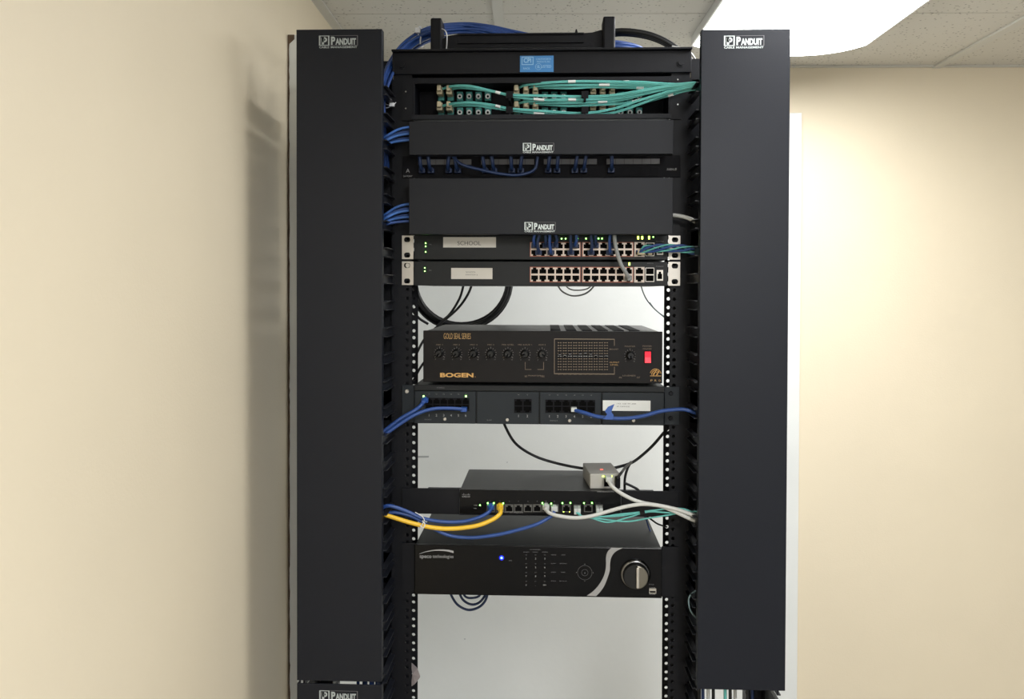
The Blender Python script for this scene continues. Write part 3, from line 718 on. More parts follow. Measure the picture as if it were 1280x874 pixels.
T(mb, 'MASTER', 787.5, 433.8, .0022, 13, 2); T(mb, 'POWER', 809, 433.5, .0022, 11, 2); T(mb, 'ON/OFF', 809, 437, .0022, 11, 2)
T(mb, 'PHANTOM', 668, 470.5, .0022, 15, 2); T(mb, 'BASS', 657.5, 471.5, .003, 3, 2); T(mb, 'TREBLE', 678, 471.5, .003, 5, 2)
T(mb, 'LOUDNESS', 786.5, 470.5, .0024, 16, 2); T(mb, 'IN', 775.5, 473, .003, 3, 2); T(mb, 'OUT', 798, 473, .003, 4, 2)
T(mb, 'BOOST', 767.5, 437.5, .0022, 11, 2); T(mb, 'OUTPUT', 768, 454, .0024, 12, 0); T(mb, 'LEVEL', 768, 457, .0024, 10, 0)
def line(mb, a, b, c, d, m=2, w=.0005):
    p, q = pt(a, b, yt), pt(c, d, yt)
    mb.box(min(p.x, q.x)-w/2, max(p.x, q.x)+w/2, yt, yt+.0003, min(p.z, q.z)-w/2, max(p.z, q.z)+w/2, m)
line(mb, 656.5, 453, 656.5, 462, 2, .0007); line(mb, 679.5, 453, 679.5, 462, 2, .0007); line(mb, 656.5, 462, 664, 462, 2, .0007); line(mb, 672, 462, 679.5, 462, 2, .0007)
for (a, b, c, d) in ((693, 424, 768, 424), (693, 467.5, 768, 467.5), (693, 424, 693, 467.5), (768, 424, 768, 432), (768, 459, 768, 467.5)): line(mb, a, b, c, d, 2, .0008)
# equaliser scale marks
for c_ in range(10):
    for r_ in range(11):
        px = 699.5 + c_*6.45; py = 428.6 + r_*3.35
        line(mb, px-1.9, py, px+1.9, py, 2 if r_ != 5 else 3, .0013)
    T(mb, '%s' % (('31', '63', '125', '250', '500', '1K', '2K', '4K', '8K', '16K')[c_]), 699.5+c_*6.45, 468.6, .002, 3.4, 2)
# maker's crest: stand-in monogram over three small blocks
p = pt(819.5, 468, yt)
for rr, a0, a1 in ((.0092, 10, 170), (.0065, 20, 200), (.0036, -20, 220)):
    mb.tube([(p.x + rr*math.cos(R_(a)), yt, p.z + rr*math.sin(R_(a))) for a in range(a0, a1, 12)], .0007, 5, 1)
line(mb, 813, 470, 826, 470, 1, .0010); mb.tube([(p.x-.004, yt, p.z-.002), (p.x+.002, yt, p.z+.009)], .0008, 5, 1)
mb.tube([(p.x+.001, yt, p.z-.002), (p.x+.006, yt, p.z+.006)], .0008, 5, 1)
for i in range(3): T(mb, 'PRO'[i], 814.5+5*i, 477, .0034, 2.6, 0)
mb.build('lettering', [GOLD, GOLDB, TAN, LGREY], front)
for c_ in range(10):
    px = 699.5 + c_*6.45; py = 443.2 + (0, .4, -.5, 1.0, -.6, -1.0, -.4, .4, 1.0, .8)[c_]*1.8; p = pt(px, py, Ya)
    mb = MB(); z1_, z0_ = pt(px, 427, Ya).z, pt(px, 464, Ya).z
    mb.box(p.x-.0005, p.x+.0005, Ya-.0005, Ya, z0_, z1_, 1); mb.box(p.x-.0022, p.x+.0022, Ya-.006, Ya-.0005, p.z-.0022, p.z+.0022, 0)
    mb.box(p.x-.0022, p.x+.0022, Ya-.0063, Ya-.006, p.z-.0003, p.z+.0003, 2)
    mb.build('slider', [BLACK, VOID, LGREY], t)
KN = mat('black_knob', (.006, .006, .006), .4, spec=.3)
angs = [238, 236, 242, 256, 258, 200, 330, 270]
for i, (px, py) in enumerate([(549.5 + 21.35*i, 441.5+.15*i) for i in range(7)] + [(787.5, 444)]):
    p = pt(px, py, Ya); mb = MB()
    mb.lathe((p.x, Ya, p.z), (0, -1, 0), [(0, .0072), (.003, .0070), (.0035, .0056), (.015, .0054), (.016, .0050)], 20, 0, True)
    kn = mb.build('knob', KN, t)
    a = R_(angs[i]); mb = MB(); dx, dz = math.cos(a), math.sin(a)
    q = Vector((p.x, Ya-.0163, p.z)); e = Vector((dx, 0, dz)); s_ = Vector((-dz, 0, dx))*.0009
    mb.add([q+s_, q-s_, q-s_+e*.0052, q+s_+e*.0052], [(0, 1, 2, 3), (3, 2, 1, 0)]); mb.build('pointer', CAPW, kn)
    mb = MB()
    for k in range(11):
        aa = R_(-40 + 26*k); d_ = Vector((math.cos(aa), 0, math.sin(aa))); c0 = Vector((p.x, yt, p.z))
        mb.tube([c0+d_*.0082, c0+d_*(.0115 if k % 5 == 0 else .0100)], .0004, 4)
    for k, s_ in ((-1, '0'), (1, '10')):
        mb.text(s_, p.x+k*.0072, p.z-.0115, yt, .002, None)
    mb.build('scale_marks', mat('scale_print', (.20, .19, .18), .6) if i == 0 else bpy.data.materials['scale_print'], t)
p = pt(809.5, 446.5, Ya); mb = MB(); mb.box(p.x-.0062, p.x+.0062, Ya-.002, Ya, p.z-.0105, p.z+.0105); sw = mb.build('power_switch', BLACK, t, .0005)
mb = MB(); mb.add([(p.x-.005, Ya-.0065, p.z-.0095), (p.x+.005, Ya-.0065, p.z-.0095), (p.x+.005, Ya-.0035, p.z), (p.x-.005, Ya-.0035, p.z), (p.x+.005, Ya-.0045, p.z+.0095), (p.x-.005, Ya-.0045, p.z+.0095),
     (p.x-.005, Ya-.001, p.z-.0095), (p.x+.005, Ya-.001, p.z-.0095), (p.x+.005, Ya-.001, p.z+.0095), (p.x-.005, Ya-.001, p.z+.0095)],
     [(0, 1, 2, 3), (3, 2, 4, 5), (6, 7, 1, 0), (5, 4, 8, 9), (0, 3, 5, 9, 6), (1, 7, 8, 4, 2)]); mb.build('rocker', RLED, sw)

# ------------------------------------------------------------------ telephone control unit
Yu = -.010; zu1, zu0 = ZZ(482.5, Yu), ZZ(531, Yu)
t = thing('telephone_control_unit', 'dark blue-grey unit of four plug-in modules under the amplifier', 'telephone unit', (0, .1, zu0))
X0, X1 = XX(517.5, Yu, 505), XX(831, Yu, 505)
mb = MB(); mb.box(X0, X1, Yu+.004, .30, zu0, zu1); mb.box(X0, X1, Yu, Yu+.004, ZZ(489.5, Yu), zu1); mb.build('chassis', CHAS, t, .001)
for (a, b) in ((-.2415, X0-.0005), (X1+.0005, .2415)):
    mb = MB(); mb.box(a, b, -.0035, -.0006, zu0+.001, zu1-.001); e = mb.build('ear', TEAL, t, .0004)
    for f in (.18, .82):
        mb = MB(); mb.lathe(((a+b)/2-.002, -.0035, zu0+(zu1-zu0)*f), (0, -1, 0), [(0, .004), (.002, .003)], 12); mb.build('screw', SCREW if f > .5 and a < 0 else FRAME, e)
yt = Yu-.0003
mods = [(518, 595), (596, 674), (675, 752), (753, 831)]
blocks = [(532, 587, 498.5, 514.5, 6), (643, 665, 499, 516.5, 2), (682, 744.5, 499.5, 516, 6), None]
for i, (a, b) in enumerate(mods):
    xa, xb = XX(a+.4, Yu), XX(b-.4, Yu); z1_, z0_ = ZZ(490.3, Yu), zu0+.0005
    mb = MB(); mb.box(xa, xb, Yu, Yu+.0038, z0_, z1_); md = mb.build('module', TEAL, t, .0006)
    p = pt((556, 634, 712, 792)[i], (524, 525, 526, 526)[i], Yu); mb = MB()
    mb.lathe((p.x, Yu, p.z), (0, -1, 0), [(0, .0029), (.0015, .0027), (.002, .0018)], 14, 0); mb.build('screw', SILVER, md)
    if blocks[i]:
        c0, c1, r0, r1, n = blocks[i]; xa, xb = XX(c0, Yu), XX(c1, Yu); zz1, zz0 = ZZ(r0, Yu), ZZ(r1, Yu); w = (xb-xa)/n; zm = (zz0+zz1)/2
        for k in range(n):
            for (lo, hi, up) in ((zz0, zm, False), (zm, zz1, True)):
                cx = xa+w*(k+.5); cz = (lo+hi)/2; mb = MB(); mb.cell(cx-w/2, cx+w/2, lo, hi, RJ(cx, cz, w*.84, (hi-lo)*.84, up), Yu-.0008, .0006, 0, 1)
                mb.box(cx-w/2, cx+w/2, Yu-.0007, Yu-.0001, lo, lo+.0004, 0); mb.box(cx-w/2, cx+w/2, Yu-.0007, Yu-.0001, hi-.0004, hi, 0)
                mb.build('port', [BLACK, VOID], md)
        mb = MB()
        for k in range(n):
            cx = xa+w*(k+.5); mb.text(str(k+1), cx, ZZ(521.8, Yu), yt, .0042, None, 0)
            mb.text('1 2', cx, ZZ(494.2, Yu), yt, .0016, None, 0)
        mb.text(('PHONE 8', 'BLANK', 'DIGITAL 8')[i], XX(a+13, Yu), ZZ(526.5, Yu), yt, .002, None, 1, 'L'); mb.build('lettering', [LGREY, DIM], md)
    else:
        sticker(md, 753.5, 813, 500.5, 514, Yu-.0001, [('192 168 99 200', 783, 505.5, .0020, .033), ('IP OFFICE', 779, 509, .0020, .022)], WSTICK)
leds(t, [(529.5, 495.5), (582.5, 495.5)], Yu-.0002, GLED, .0014, .0014)
mb = MB(); mb.text('IP OFFICE', XX(551, Yu), ZZ(486.5, Yu), yt, .0022, None); mb.build('lettering', DIM, t)
# blue cords at the unit
t_ = thing('patch_cable', 'blue cable plugged into the leftmost port of the telephone unit', 'cable', pt(531, 505, -.02))
MB().tube(path([(466, 552, -.06), (479, 540, -.055), (500, 524, -.05), (517, 514, -.045), (525, 508, -.038), (529, 503, -.028)]), .0033, 10).build('jacket', BLUE, t_)
p = pt(530.5, 501, -.02); plug(t_, p.x, p.z, Yu-.002, PLUGB, PLUGB)
t_ = thing('patch_cable', 'blue cable arching to the last port of the left telephone module', 'cable', pt(582, 511, -.02))
MB().tube(path([(466, 556, -.07), (479, 545, -.066), (500, 530, -.06), (520, 518, -.055), (540, 511.5, -.045), (560, 510.5, -.035), (577, 511.5, -.027)]), .0031, 10).build('jacket', BLUE, t_)
p = pt(581, 511.5, -.015); mb = MB(); mb.box(p.x-.0065, p.x+.004, Yu-.016, Yu-.0012, p.z-.0035, p.z+.0035); mb.build('plug', PLUGB, t_, .0006)
t_ = thing('patch_cable', 'blue cable sagging from the third telephone module across to the right manager', 'cable', pt(718, 512, -.02))
MB().tube(path([(719, 513, -.024), (730, 516, -.034), (745, 520.5, -.04), (765, 523, -.045), (785, 523, -.047), (805, 520, -.05), (825, 514.5, -.054), (845, 512, -.058), (858, 512.5, -.06), (876, 519, -.06)]), .0032, 10).build('jacket', BLUE, t_)
p = pt(718, 511.5, -.015); mb = MB(); mb.box(p.x-.006, p.x+.004, Yu-.016, Yu-.0012, p.z-.0035, p.z+.0035); mb.build('plug', CLEAR, t_, .0006)
mb = MB(); Yt = -.049
poly = [pt(*q, Yt) for q in ((754, 524), (766, 524.5), (767, 519), (764, 515), (768, 505.2), (760, 508.5), (756, 514), (759, 518))]
mb.prism([(p.x, p.z) for p in poly], Yt-.0012, Yt)
mb.build('tape_flag', PLUGB, t_)

# ------------------------------------------------------------------ black cables between unit and desktop switch
cable('power_cable', 'thin black cable curving down from the telephone unit to the small grey box', [(628, 520, .12), (632, 534, .13), (645, 555, .14), (668, 570, .15), (695, 579, .15), (724, 585, .14), (745, 587, .16)], .0026, BLK)
cable('power_cable', 'black cable slanting from the right post down to the small grey box', [(840, 530, .1), (829, 542, .1), (815, 558, .11), (798, 573, .12), (786, 580, .12), (765, 586, .11), (752, 590, .125)], .0028, BLK)
cable('power_cable', 'black cable dropping behind the desktop switch on its right', [(789, 577, .12), (784, 587, .12), (781, 600, .12), (781, 622, .12)], .0024, BLK)
cable('power_cable', 'short black cable trailing right behind the desktop switch', [(781, 604, .1), (790, 608, .1), (798, 613, .1), (803, 622, .1)], .0024, BLK)

# ------------------------------------------------------------------ shelf, desktop switch and small box
Ys = -.001
zs1, zs0 = ZZ(612, Ys), ZZ(643.5, Ys); xl, xr = XX(575, -.004, 630), XX(775.5, -.004, 630)
t = thing('rack_shelf', 'shallow black rack shelf carrying the small desktop switch', 'shelf', (0, .05, zs0))
for (a, b) in ((-.2415, xl-.0015), (xr+.0015, .2415)):
    MB().box(a, b, -.0035, -.0006, zs0, zs1).build('face_plate', FRAME, t, .0004)
mb = MB(); mb.box(-.2225, .2225, -.0, .20, zs0-.0015, zs0); mb.box(xl-.0015, xr+.0015, -.0035, .0, zs0-.0015, zs0)
mb.build('tray', FRAME, t, .0004)
Yc = -.006
zc1, zc0 = ZZ(613.5, Yc), zs0+.0015
t = thing('desktop_switch', 'small grey desktop switch with ten ports on the rack shelf', 'network switch', ((xl+xr)/2, .08, zc0))
mb = MB(); mb.box(xl, xr, Yc+.004, .168, zc0, zc1); mb.build('lid', GREYM, t, .0012)
mb = MB(); mb.box(xl-.0004, xr+.0004, Yc, Yc+.004, zc0, zc1+.0003); fr = mb.build('front_panel', GLOSS, t, .0006)
p = pt(574, 604.5, .03); mb = MB(); mb.box(xl-.003, xl, .0, .03, zc1-.014, zc1-.006); mb.build('side_lug', GREYM, t)
yt = Yc-.0003
mb = MB()
for i, h in enumerate((1.2, 2.2, 1.2, .7, 1.2, 2.2, 1.2)):
    p = pt(578.2 + i*1.45, 619, yt); mb.box(p.x-.0003, p.x+.0003, yt, yt+.0002, p.z-.0002, p.z+h*.0012, 0)
def T2(s_, px, py, h, wpx=None, m=0, align='C'):
    p = pt(px, py, yt); mb.text(s_, p.x, p.z, yt, h, wpx*1.385e-3 if wpx else None, m, align, bold=.01)
T2('CISCO', 582.5, 621.8, .0026, 10); T2('SYSTEM', 594.5, 632.3, .0012, 4); T2('LINK', 594, 636, .0012, 4)
T2('10-Port Gigabit Managed Switch', 642, 641.2, .0016, 24); T2('Small Business Pro', 757, 615.3, .0016, 21)
for i, px in enumerate((613.5, 625, 636.5, 648, 660, 671.5, 682.5, 693)): T2(str(i+1), px, 627.3, .0014)
mb.build('lettering', LGREY, fr)
ports = [613.5, 625, 636.5, 648, 660, 671.5, 682.5, 693, 708, 721.5, 735.3, 749]
for i, px in enumerate(ports):
    p = pt(px, 635.3, Yc); w, h = (.0148, .0135) if i not in (9, 11) else (.0125, .0125); mb = MB()
    if i in (9, 11): poly = [(p.x-w*.4, p.z-h*.38), (p.x+w*.4, p.z-h*.38), (p.x+w*.4, p.z+h*.38), (p.x-w*.4, p.z+h*.38)]
    else: poly = RJ(p.x, p.z, w*.76, h*.76, True)
    mb.cell(p.x-w/2, p.x+w/2, p.z-h/2, p.z+h/2, poly, Yc-.0012, .001, 0, 1); mb.box(p.x-w/2, p.x+w/2, Yc-.001, Yc-.0001, p.z-h/2, p.z-h/2+.0004, 0)
    mb.box(p.x-w/2, p.x+w/2, Yc-.001, Yc-.0001, p.z+h/2-.0004, p.z+h/2, 0)
    mb.build('port', [mat('port_bezel', (.10, .10, .095), .4, metal=.5) if i == 0 else bpy.data.materials['port_bezel'], VOID], fr)
leds(fr, [(600, 631.6), (609.7, 629), (617.3, 629), (629, 629.2), (678, 629), (689, 629.6), (703, 629), (713, 628.8), (730, 629), (740, 628.8)], Yc-.0012, GLED, .0011, .0011)
leds(fr, [(704.5, 640), (712, 640)], Yc-.0012, YLED, .0006, .0006)
# small box
za = zc1 + .0005; rot = R_(5)
pF0, pF1 = pt(736, 592.5, .012), pt(777, 592, .012)
cx = (pF0.x+pF1.x)/2; zt = ZZ(592.3, .012, 755); w = (pF1.x-pF0.x)*.93; dpt = .098
t = bpy.data.objects.new('media_converter', None); C.objects.link(t); t.location = (cx, .012, za); t.rotation_euler = (0, 0, rot); t.empty_display_size = .03
tag(t, 'small pale grey box with a red light sitting on the desktop switch', 'adapter box')
HB = max(.012, zt-za)
def lb(mb, name, m, bev=0):
    o = mb.build(name, m); o.parent = t; 
    if bev: b = o.modifiers.new('edge', 'BEVEL'); b.width = bev; b.segments = 3; b.limit_method = 'ANGLE'
    return o
lb(MB().box(-w/2, w/2, 0, dpt, 0, HB), 'case', CASE, .0018)
mb = MB(); mb.cell(-.004, .0115, .003, HB-.003, RJ(.0037, HB/2, .0115, HB-.0085, True), -.0008, .0007, 0, 1); lb(mb, 'port', [LGREY, VOID])
for dx in (-.0035, .0108):
    mb = MB(); mb.box(dx-.0013, dx+.0013, -.0014, -.0007, HB-.0055, HB-.0035); lb(mb, 'status_light', YLED)
mb = MB(); mb.box(.017, .025, -.012, -.0002, .003, HB-.004); lb(mb, 'power_plug', BLACK, .001)
mb = MB(); mb.lathe((-.001, .035, HB), (0, 0, 1), [(0, .0028), (.0006, .0022)], 12); lb(mb, 'indicator_light', RDOT)
cable('power_cable', 'short black lead from the small grey box plug up over its corner', [(771.5, 598, -.002), (776, 592, .0), (779, 588, .03), (783, 583, .07), (789, 578, .11)], .0026, BLK)

# ------------------------------------------------------------------ cables around the desktop switch
def patch(label, pp, r, m, plugpt, plugm, boot=None, extra=None, w=.0112):
    t_ = thing('patch_cable', label, 'cable', pt(*plugpt, -.02))
    MB().tube(path(pp, 9), r, 10).build('jacket', m, t_)
    p = pt(plugpt[0], plugpt[1], Yc-.006); plug(t_, p.x, p.z, Yc-.0015, plugm, boot, w=w)
    return t_
patch('blue cable in the first port of the desktop switch, curving to the left manager',
      [(613, 637.5, -.030), (610, 641, -.038), (600, 646.5, -.046), (580, 652, -.05), (555, 652.5, -.055), (530, 648.5, -.058), (510, 640, -.06), (492, 633.5, -.065), (482, 633, -.065), (470, 640, -.06)], .0032, DBLUE if False else BLUE, (613.5, 634), PLUGB, PLUGB)
patch('yellow cable from the desktop switch curving to the left manager',
      [(626, 637.5, -.032), (624.5, 643, -.042), (615, 650, -.052), (595, 657.5, -.058), (565, 661, -.062), (540, 659.5, -.065), (515, 654, -.068), (495, 648, -.07), (478, 643, -.07), (466, 640, -.065)], .0037, YEL, (625, 634), YEL, YEL)
patch('long blue cable from the eighth desktop switch port sagging to the left manager',
      [(693, 640, -.028), (688, 646, -.034), (672, 655, -.04), (650, 662, -.042), (625, 668, -.044), (600, 671.5, -.046), (580, 672, -.048), (560, 669, -.05), (540, 660, -.052), (520, 648, -.055), (502, 642, -.058), (488, 641, -.06), (474, 646, -.06)], .0031, BLUE, (693, 636), CLEAR)
patch('white cable from the seventh desktop switch port looping right to the manager',
      [(682.5, 637.5, -.028), (687, 641.5, -.038), (698, 645, -.044), (718, 647.5, -.048), (738, 645.5, -.05), (760, 639.5, -.05), (782, 633.5, -.052), (804, 630.5, -.056), (826, 632.5, -.06), (848, 637.5, -.064), (866, 644, -.066), (880, 652, -.066)], .0032, WHT, (682.5, 634), CLEAR, WHT)
t_ = thing('patch_cable', 'white cable from the small grey box slanting down to the right manager', 'cable', pt(760, 603, -.02))
MB().tube(path([(761, 602, -.018), (765, 608, -.028), (775, 616, -.038), (790, 624, -.046), (805, 629, -.05), (825, 632.5, -.056), (842, 639, -.06), (856, 645.5, -.064), (872, 653, -.064)], 9), .0033, 10).build('jacket', WHT, t_)
p = pt(761, 599, -.008); mb = MB(); mb.box(p.x-.0052, p.x+.0052, -.014, .008, p.z-.004, p.z+.004); mb.build('plug', CLEAR, t_, .0006)
for px, l in ((721.5, 'left'), (749, 'right')):
    for k in range(2):
        t_ = thing('fiber_cable', 'thin aqua cord leaving the %s uplink port of the desktop switch' % l, 'fibre cable', pt(px, 640, -.02), 'aqua cords in the %s uplink port' % l)
        if px < 740: pp = [(px+k*2-1, 641, -.030), (727+k*2, 645+k*1.5, -.036), (740, 647+k, -.04), (760, 650+3*k, -.042), (785, 652-5*k, -.045), (810, 648-8*k, -.048), (835, 644-3*k, -.052), (858, 640, -.055), (876, 640, -.055)]
        else: pp = [(px+k*2-1, 641, -.030), (744-k*3, 644.5, -.038), (752, 646, -.04), (775, 645-2*k, -.042), (798, 641.5-k, -.045), (822, 637.5, -.05), (845, 635.5, -.052), (860, 638+k, -.054), (876, 646, -.055)]
        MB().tube(path(pp, 8), .0014, 7).build('jacket', AQUA, t_)
        p = pt(px+(k-.5)*4.2, 637, Yc-.01); mb = MB(); mb.box(p.x-.0027, p.x+.0027, -.030, -.0075, p.z-.0055, p.z+.0045); mb.build('connector', CLEAR, t_, .0006)
mb = MB(); q = path([(800, 641.5, -.047), (806, 640.5, -.0475)], 4); mb.tube(q, .0035, 8)
tag(mb.build('velcro_wrap', VELC), 'small black wrap around the thin aqua cords right of the desktop switch', 'wrap')
mb = MB(); p0 = pt(526, 650, -.062); mb.tube(path([(519, 640.5, -.060), (528, 646, -.064), (531, 652, -.066)], 5), .0008, 5); mb.tube(path([(524, 664, -.07), (527, 657, -.073), (530, 652, -.073)], 5), .0009, 5)
mb.tube(path([(528, 651, -.069), (531, 655, -.071), (529, 660, -.071), (525, 657, -.071)], 5), .0009, 5)
tag(mb.build('cable_tie', TIE), 'clear white tie holding the blue and yellow cables at the left post', 'cable tie')
cable('network_cable', 'thin blue wire slanting behind the recorder at its right edge', [(803, 640, .12), (808, 650, .11), (812, 662, .1), (820, 676, .08)], .0014, BLUE)
cable('power_cable', 'thin black wire crossing the gap right above the recorder', [(800, 640, .1), (812, 648, .08), (822, 655, .06), (834, 659, .05)], .0016, BLK)

# ------------------------------------------------------------------ video recorder
Yd = -.012; xd0, xd1 = XX(518, Yd, 715), XX(827.5, Yd, 715); zd1, zd0 = ZZ(683.3, Yd), ZZ(745.7, Yd)
t = thing('video_recorder', 'glossy black video recorder with a silver curve and round jog dial, lowest unit', 'video recorder', ((xd0+xd1)/2, .1, zd0))
mb = MB(); mb.box(xd0+.001, xd1-.001, Yd+.008, .38, zd0+.001, zd1-.0008); mb.build('chassis', DVRT, t, .001)
mb = MB(); mb.box(xd0, xd1, Yd, Yd+.008, zd0, zd1); fr = mb.build('front_panel', GLOSS, t, .0012)
for (a, b) in ((-.2415, xd0-.0005), (xd1+.0005, .2415)):
    MB().box(a, b, -.0035, -.0006, zd0, zd1).build('ear', FRAME, t)
yt = Yd-.0003
# silver curve
L_ = [(764.5, 684.5), (759.5, 690), (757.5, 697), (757.5, 705), (756.8, 713), (754, 722), (748, 732), (741, 739.5), (733.5, 744.8)]
Rr = [(778.5, 684.8), (769, 690), (764, 697), (762.5, 705), (762.2, 713), (759.5, 722), (755.5, 732), (750.5, 739.5), (745, 745.2)]
mb = MB(); A = smooth([pt(*q, yt) for q in L_], 4); B = smooth([pt(*q, yt) for q in Rr], 4); n = len(A)
mb.add([(p.x, yt-.0008, p.z) for p in A] + [(p.x, yt-.0008, p.z) for p in B], [(i+1, i, i+n, i+1+n)[::-1] for i in range(n-1)], 0)
mb.add([(p.x, yt-.0008, p.z) for p in A] + [(p.x, Yd, p.z) for p in A], [(i, i+1, i+1+n, i+n) for i in range(n-1)], 0)
mb.add([(p.x, yt-.0008, p.z) for p in B] + [(p.x, Yd, p.z) for p in B], [(i, i+1, i+1+n, i+n) for i in range(n-1)], 0)
mb.build('silver_curve', mat('satin_silver', (.34, .34, .34), .45, metal=.3), fr)
mb = MB()
def T3(s_, px, py, h, wpx=None, m=0, align='C', **k):
    p = pt(px, py, yt); mb.text(s_, p.x, p.z, yt, h, wpx*1.375e-3 if wpx else None, m, align, **k)
T3('speco', 532, 697.6, .0066, 15, 0, bold=.01); T3('technologies', 553.8, 697.6, .0058, 26.5, 0)
U = smooth([pt(*q, yt) for q in ((524, 692.5), (532, 689.5), (545, 687.2), (558, 687.2), (567, 688.8))], 5); D = smooth([pt(*q, yt) for q in ((524, 692.8), (534, 690), (546, 688.6), (558, 689.4), (567, 691.6))], 5); n = len(U)
mb.add([(p.x, yt, p.z) for p in U] + [(p.x, yt, p.z) for p in D], [(i, i+n, i+1+n, i+1) for i in range(n-1)], 0)
T3('HDD', 638, 701.5, .0016, 4, 1)
T3('CHANNEL', 669, 687.6, .0015, 14, 1)
for i, h in enumerate(('ALARM', 'PANIC', 'SEARCH')): T3(h, 657.7+11.7*i, 690.8, .0014, 7, 1)
keys = [['1', '2', '3'], ['4', '5', '6'], ['7', '8', '9'], ['10', '11', '12']]
for r_, py in enumerate((699.5, 710.5, 721.5, 732.5)):
    for c_, px in enumerate((657.7, 669.5, 681)):
        if r_ == 3: T3(('0', '', '10+')[c_] or ' . ', px, py, .0028, None, 0)
        else: T3(keys[r_][c_], px, py, .0030, None, 0)
        T3(('ABC', 'DEF', 'GHI')[c_], px, py-5.2, .0012, None, 1)
for r_, py in enumerate((694.3, 705, 716, 727)):
    T3(('MENU', 'COPY', 'DISP', 'PTZ')[r_], 692, py, .0014, 6, 1); T3(('ZOOM', 'SEQUENCE', 'PIP', 'BACKUP')[r_], 704, py, .0014, 5+4*(r_ % 2), 1)
c = pt(731, 716, yt)
for rr in (.0125, .0055):
    mb.tube([(c.x+rr*math.cos(a), yt, c.z+rr*math.sin(a)) for a in [i*math.pi/12 for i in range(24)]], .0002, 4, 1, close=True)
for a in range(4):
    d_ = (math.cos(a*math.pi/2), math.sin(a*math.pi/2)); mb.lathe((c.x+d_[0]*.0145, yt+.0001, c.z+d_[1]*.0145), (0, -1, 0), [(0, .0008), (.0002, .0007)], 3, 0)
T3('II', 731, 717.5, .0030, None, 1)
T3('PTZ', 814.5, 731.5, .0018, 6, 1); T3('USB', 815.5, 735.5, .0016, 7, 0); T3('DVR', 815.5, 743.5, .0016, 7, 0)
mb.build('lettering', [LGREY, DIM], fr)
p = pt(815.8, 739, Yd); mb = MB(); mb.box(p.x-.006, p.x+.006, Yd-.0012, Yd, p.z-.004, p.z+.0045, 0); mb.box(p.x-.005, p.x+.005, Yd-.0014, Yd-.001, p.z-.0025, p.z+.0005, 1)
mb.build('usb_port', [SILVER, VOID], fr)
p = pt(794, 717.5, Yd); mb = MB()
mb.lathe((p.x, Yd, p.z), (0, -1, 0), [(0, .0262), (.004, .0262), (.0065, .0240), (.0068, .0225)], 40, 0, True); kb = mb.build('jog_dial', CHROME if False else mat('dark_chrome', (.16, .16, .16), .22, metal=1), fr)
mb = MB(); mb.lathe((p.x, Yd-.0068, p.z), (0, -1, 0), [(0, .0222), (.009, .0216), (.010, .0205)], 40, 0, True)
mb.build('dial_cap', mat('dark_dial_face', (.012, .012, .012), .2, metal=.3), kb)
mb = MB(); arc = [(p.x+.0015+.0185*math.cos(a), p.z+.0195*math.sin(a)) for a in [-math.pi/2+math.pi*i/16 for i in range(17)]]
mb.prism(arc, Yd-.0205, Yd-.0166); mb.build('dial_face', mat('smoked_metal', (.20, .185, .15), .3, metal=.8), kb, .001)
mb = MB(); mb.box(p.x-.0002, p.x+.0045, Yd-.0235, Yd-.0206, p.z-.0175, p.z+.0175); mb.build('finger_ridge', SILVER, kb, .001)
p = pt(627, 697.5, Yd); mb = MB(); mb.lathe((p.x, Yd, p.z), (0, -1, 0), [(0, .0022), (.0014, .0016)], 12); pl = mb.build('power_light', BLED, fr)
mb = MB(); mb.lathe((p.x, Yd, p.z), (0, -1, 0), [(0, .0042), (.0005, .0040)], 20); mb.build('glow_ring', mat('blue_glow_halo', (.01, .02, .9), .3, emit=.55), pl)  # faintly emitting disc paints the halo of glow around the power light
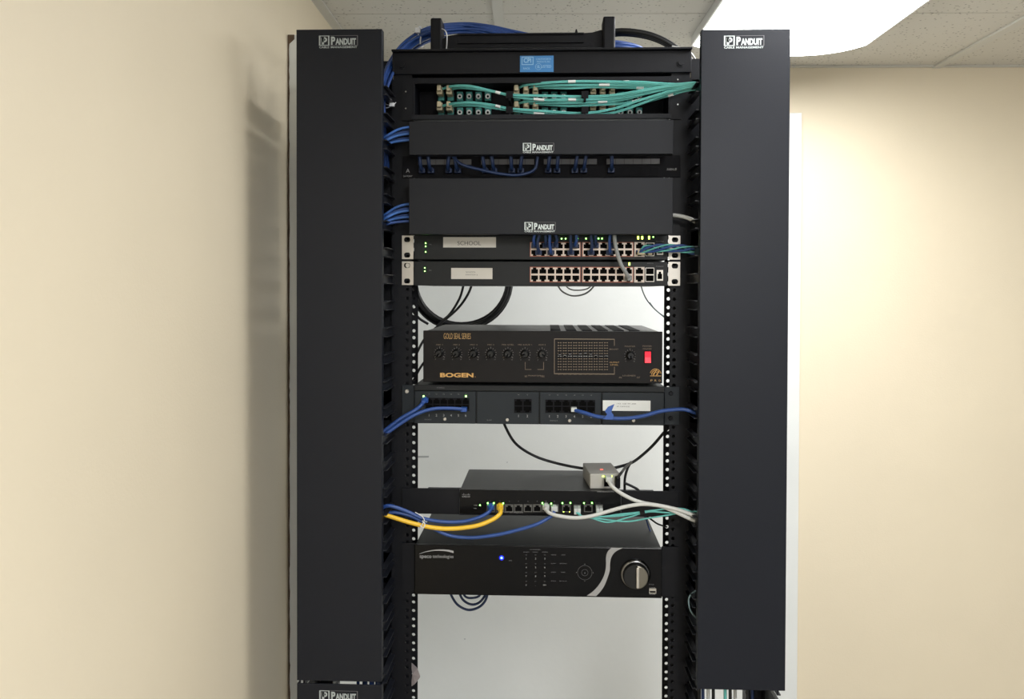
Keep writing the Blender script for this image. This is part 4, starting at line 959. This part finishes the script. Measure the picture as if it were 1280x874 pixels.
# loops beneath
cable('network_cable', 'outer dark blue cable loop hanging below the recorder', [(560, 735, .14), (566, 748, .14), (573, 757, .14), (585, 762.5, .14), (597, 760, .14), (606, 752, .14), (611, 738, .14)], .0024, DBLUE)
cable('network_cable', 'middle dark blue cable loop hanging below the recorder', [(572, 735, .15), (578, 749, .15), (588, 755.5, .15), (598, 754, .15), (606, 745, .15), (609, 735, .15)], .0024, DBLUE)
cable('network_cable', 'inner dark blue cable loop hanging below the recorder', [(574, 733, .13), (582, 746, .13), (592, 747.5, .13), (600, 744, .13), (604, 733, .13)], .0022, DBLUE)
# crumpled paper tag at left post
mb = MB(); q = [pt(*a) for a in ((513.5, 829, .07), (521, 836, .06), (525, 847, .068), (519, 855, .066), (513.5, 859, .07), (515.5, 843, .050))]
mb.add(q, [(0, 5, 1), (1, 5, 2), (2, 5, 3), (3, 5, 4)]); mb.add([v + Vector((0, .004, 0)) for v in q], [(1, 5, 0), (2, 5, 1), (3, 5, 2), (4, 5, 3)])
tag(mb.build('paper_tag', TAPE), 'crumpled pinkish paper tag stuck on the lower left post', 'paper tag')
# loops and cables at the right manager
cable('fiber_cable', 'thin grey-teal loop poking out of the right manager low down', [(878, 738, -.05), (868, 740, -.06), (861.5, 747, -.064), (861.5, 758, -.064), (866, 768, -.062), (876, 778, -.05)], .0014, mat('grey_teal_jacket', (.16, .24, .26), .5))
for i in range(9):
    x = .275 + .0125*(i % 8); y = -.045 + .02*(i % 3); m = (DBLUE, WHT, BLK, AQUA, BLK, WHT, BLK, DBLUE, BLK)[i]; nm = ('dark blue', 'white', 'black', 'aqua', 'black', 'white', 'black', 'dark blue', 'black')[i]
    tag(MB().tube(smooth([(x, y, 2.0), (x+.004, y, 1.6), (x-.003, y, 1.2), (x+.003, y, 1.0), (x-.005+.0015*i, y, .8), (x, y, .03)], 6), .0028, 8).build('network_cable', m),
        nm + ' cable running down inside the right manager, seen below its cover', 'cable', nm + ' cables inside the right manager')

# ------------------------------------------------------------------ world and colour
w = bpy.data.worlds.new('world'); bpy.context.scene.world = w; w.use_nodes = True
w.node_tree.nodes['Background'].inputs[0].default_value = (.6, .65, .7, 1); w.node_tree.nodes['Background'].inputs[1].default_value = .05
vs = bpy.context.scene.view_settings
vs.view_transform = 'Standard'; vs.look = 'None'; vs.gamma = 1; vs.use_curve_mapping = False; vs.exposure = 0.90
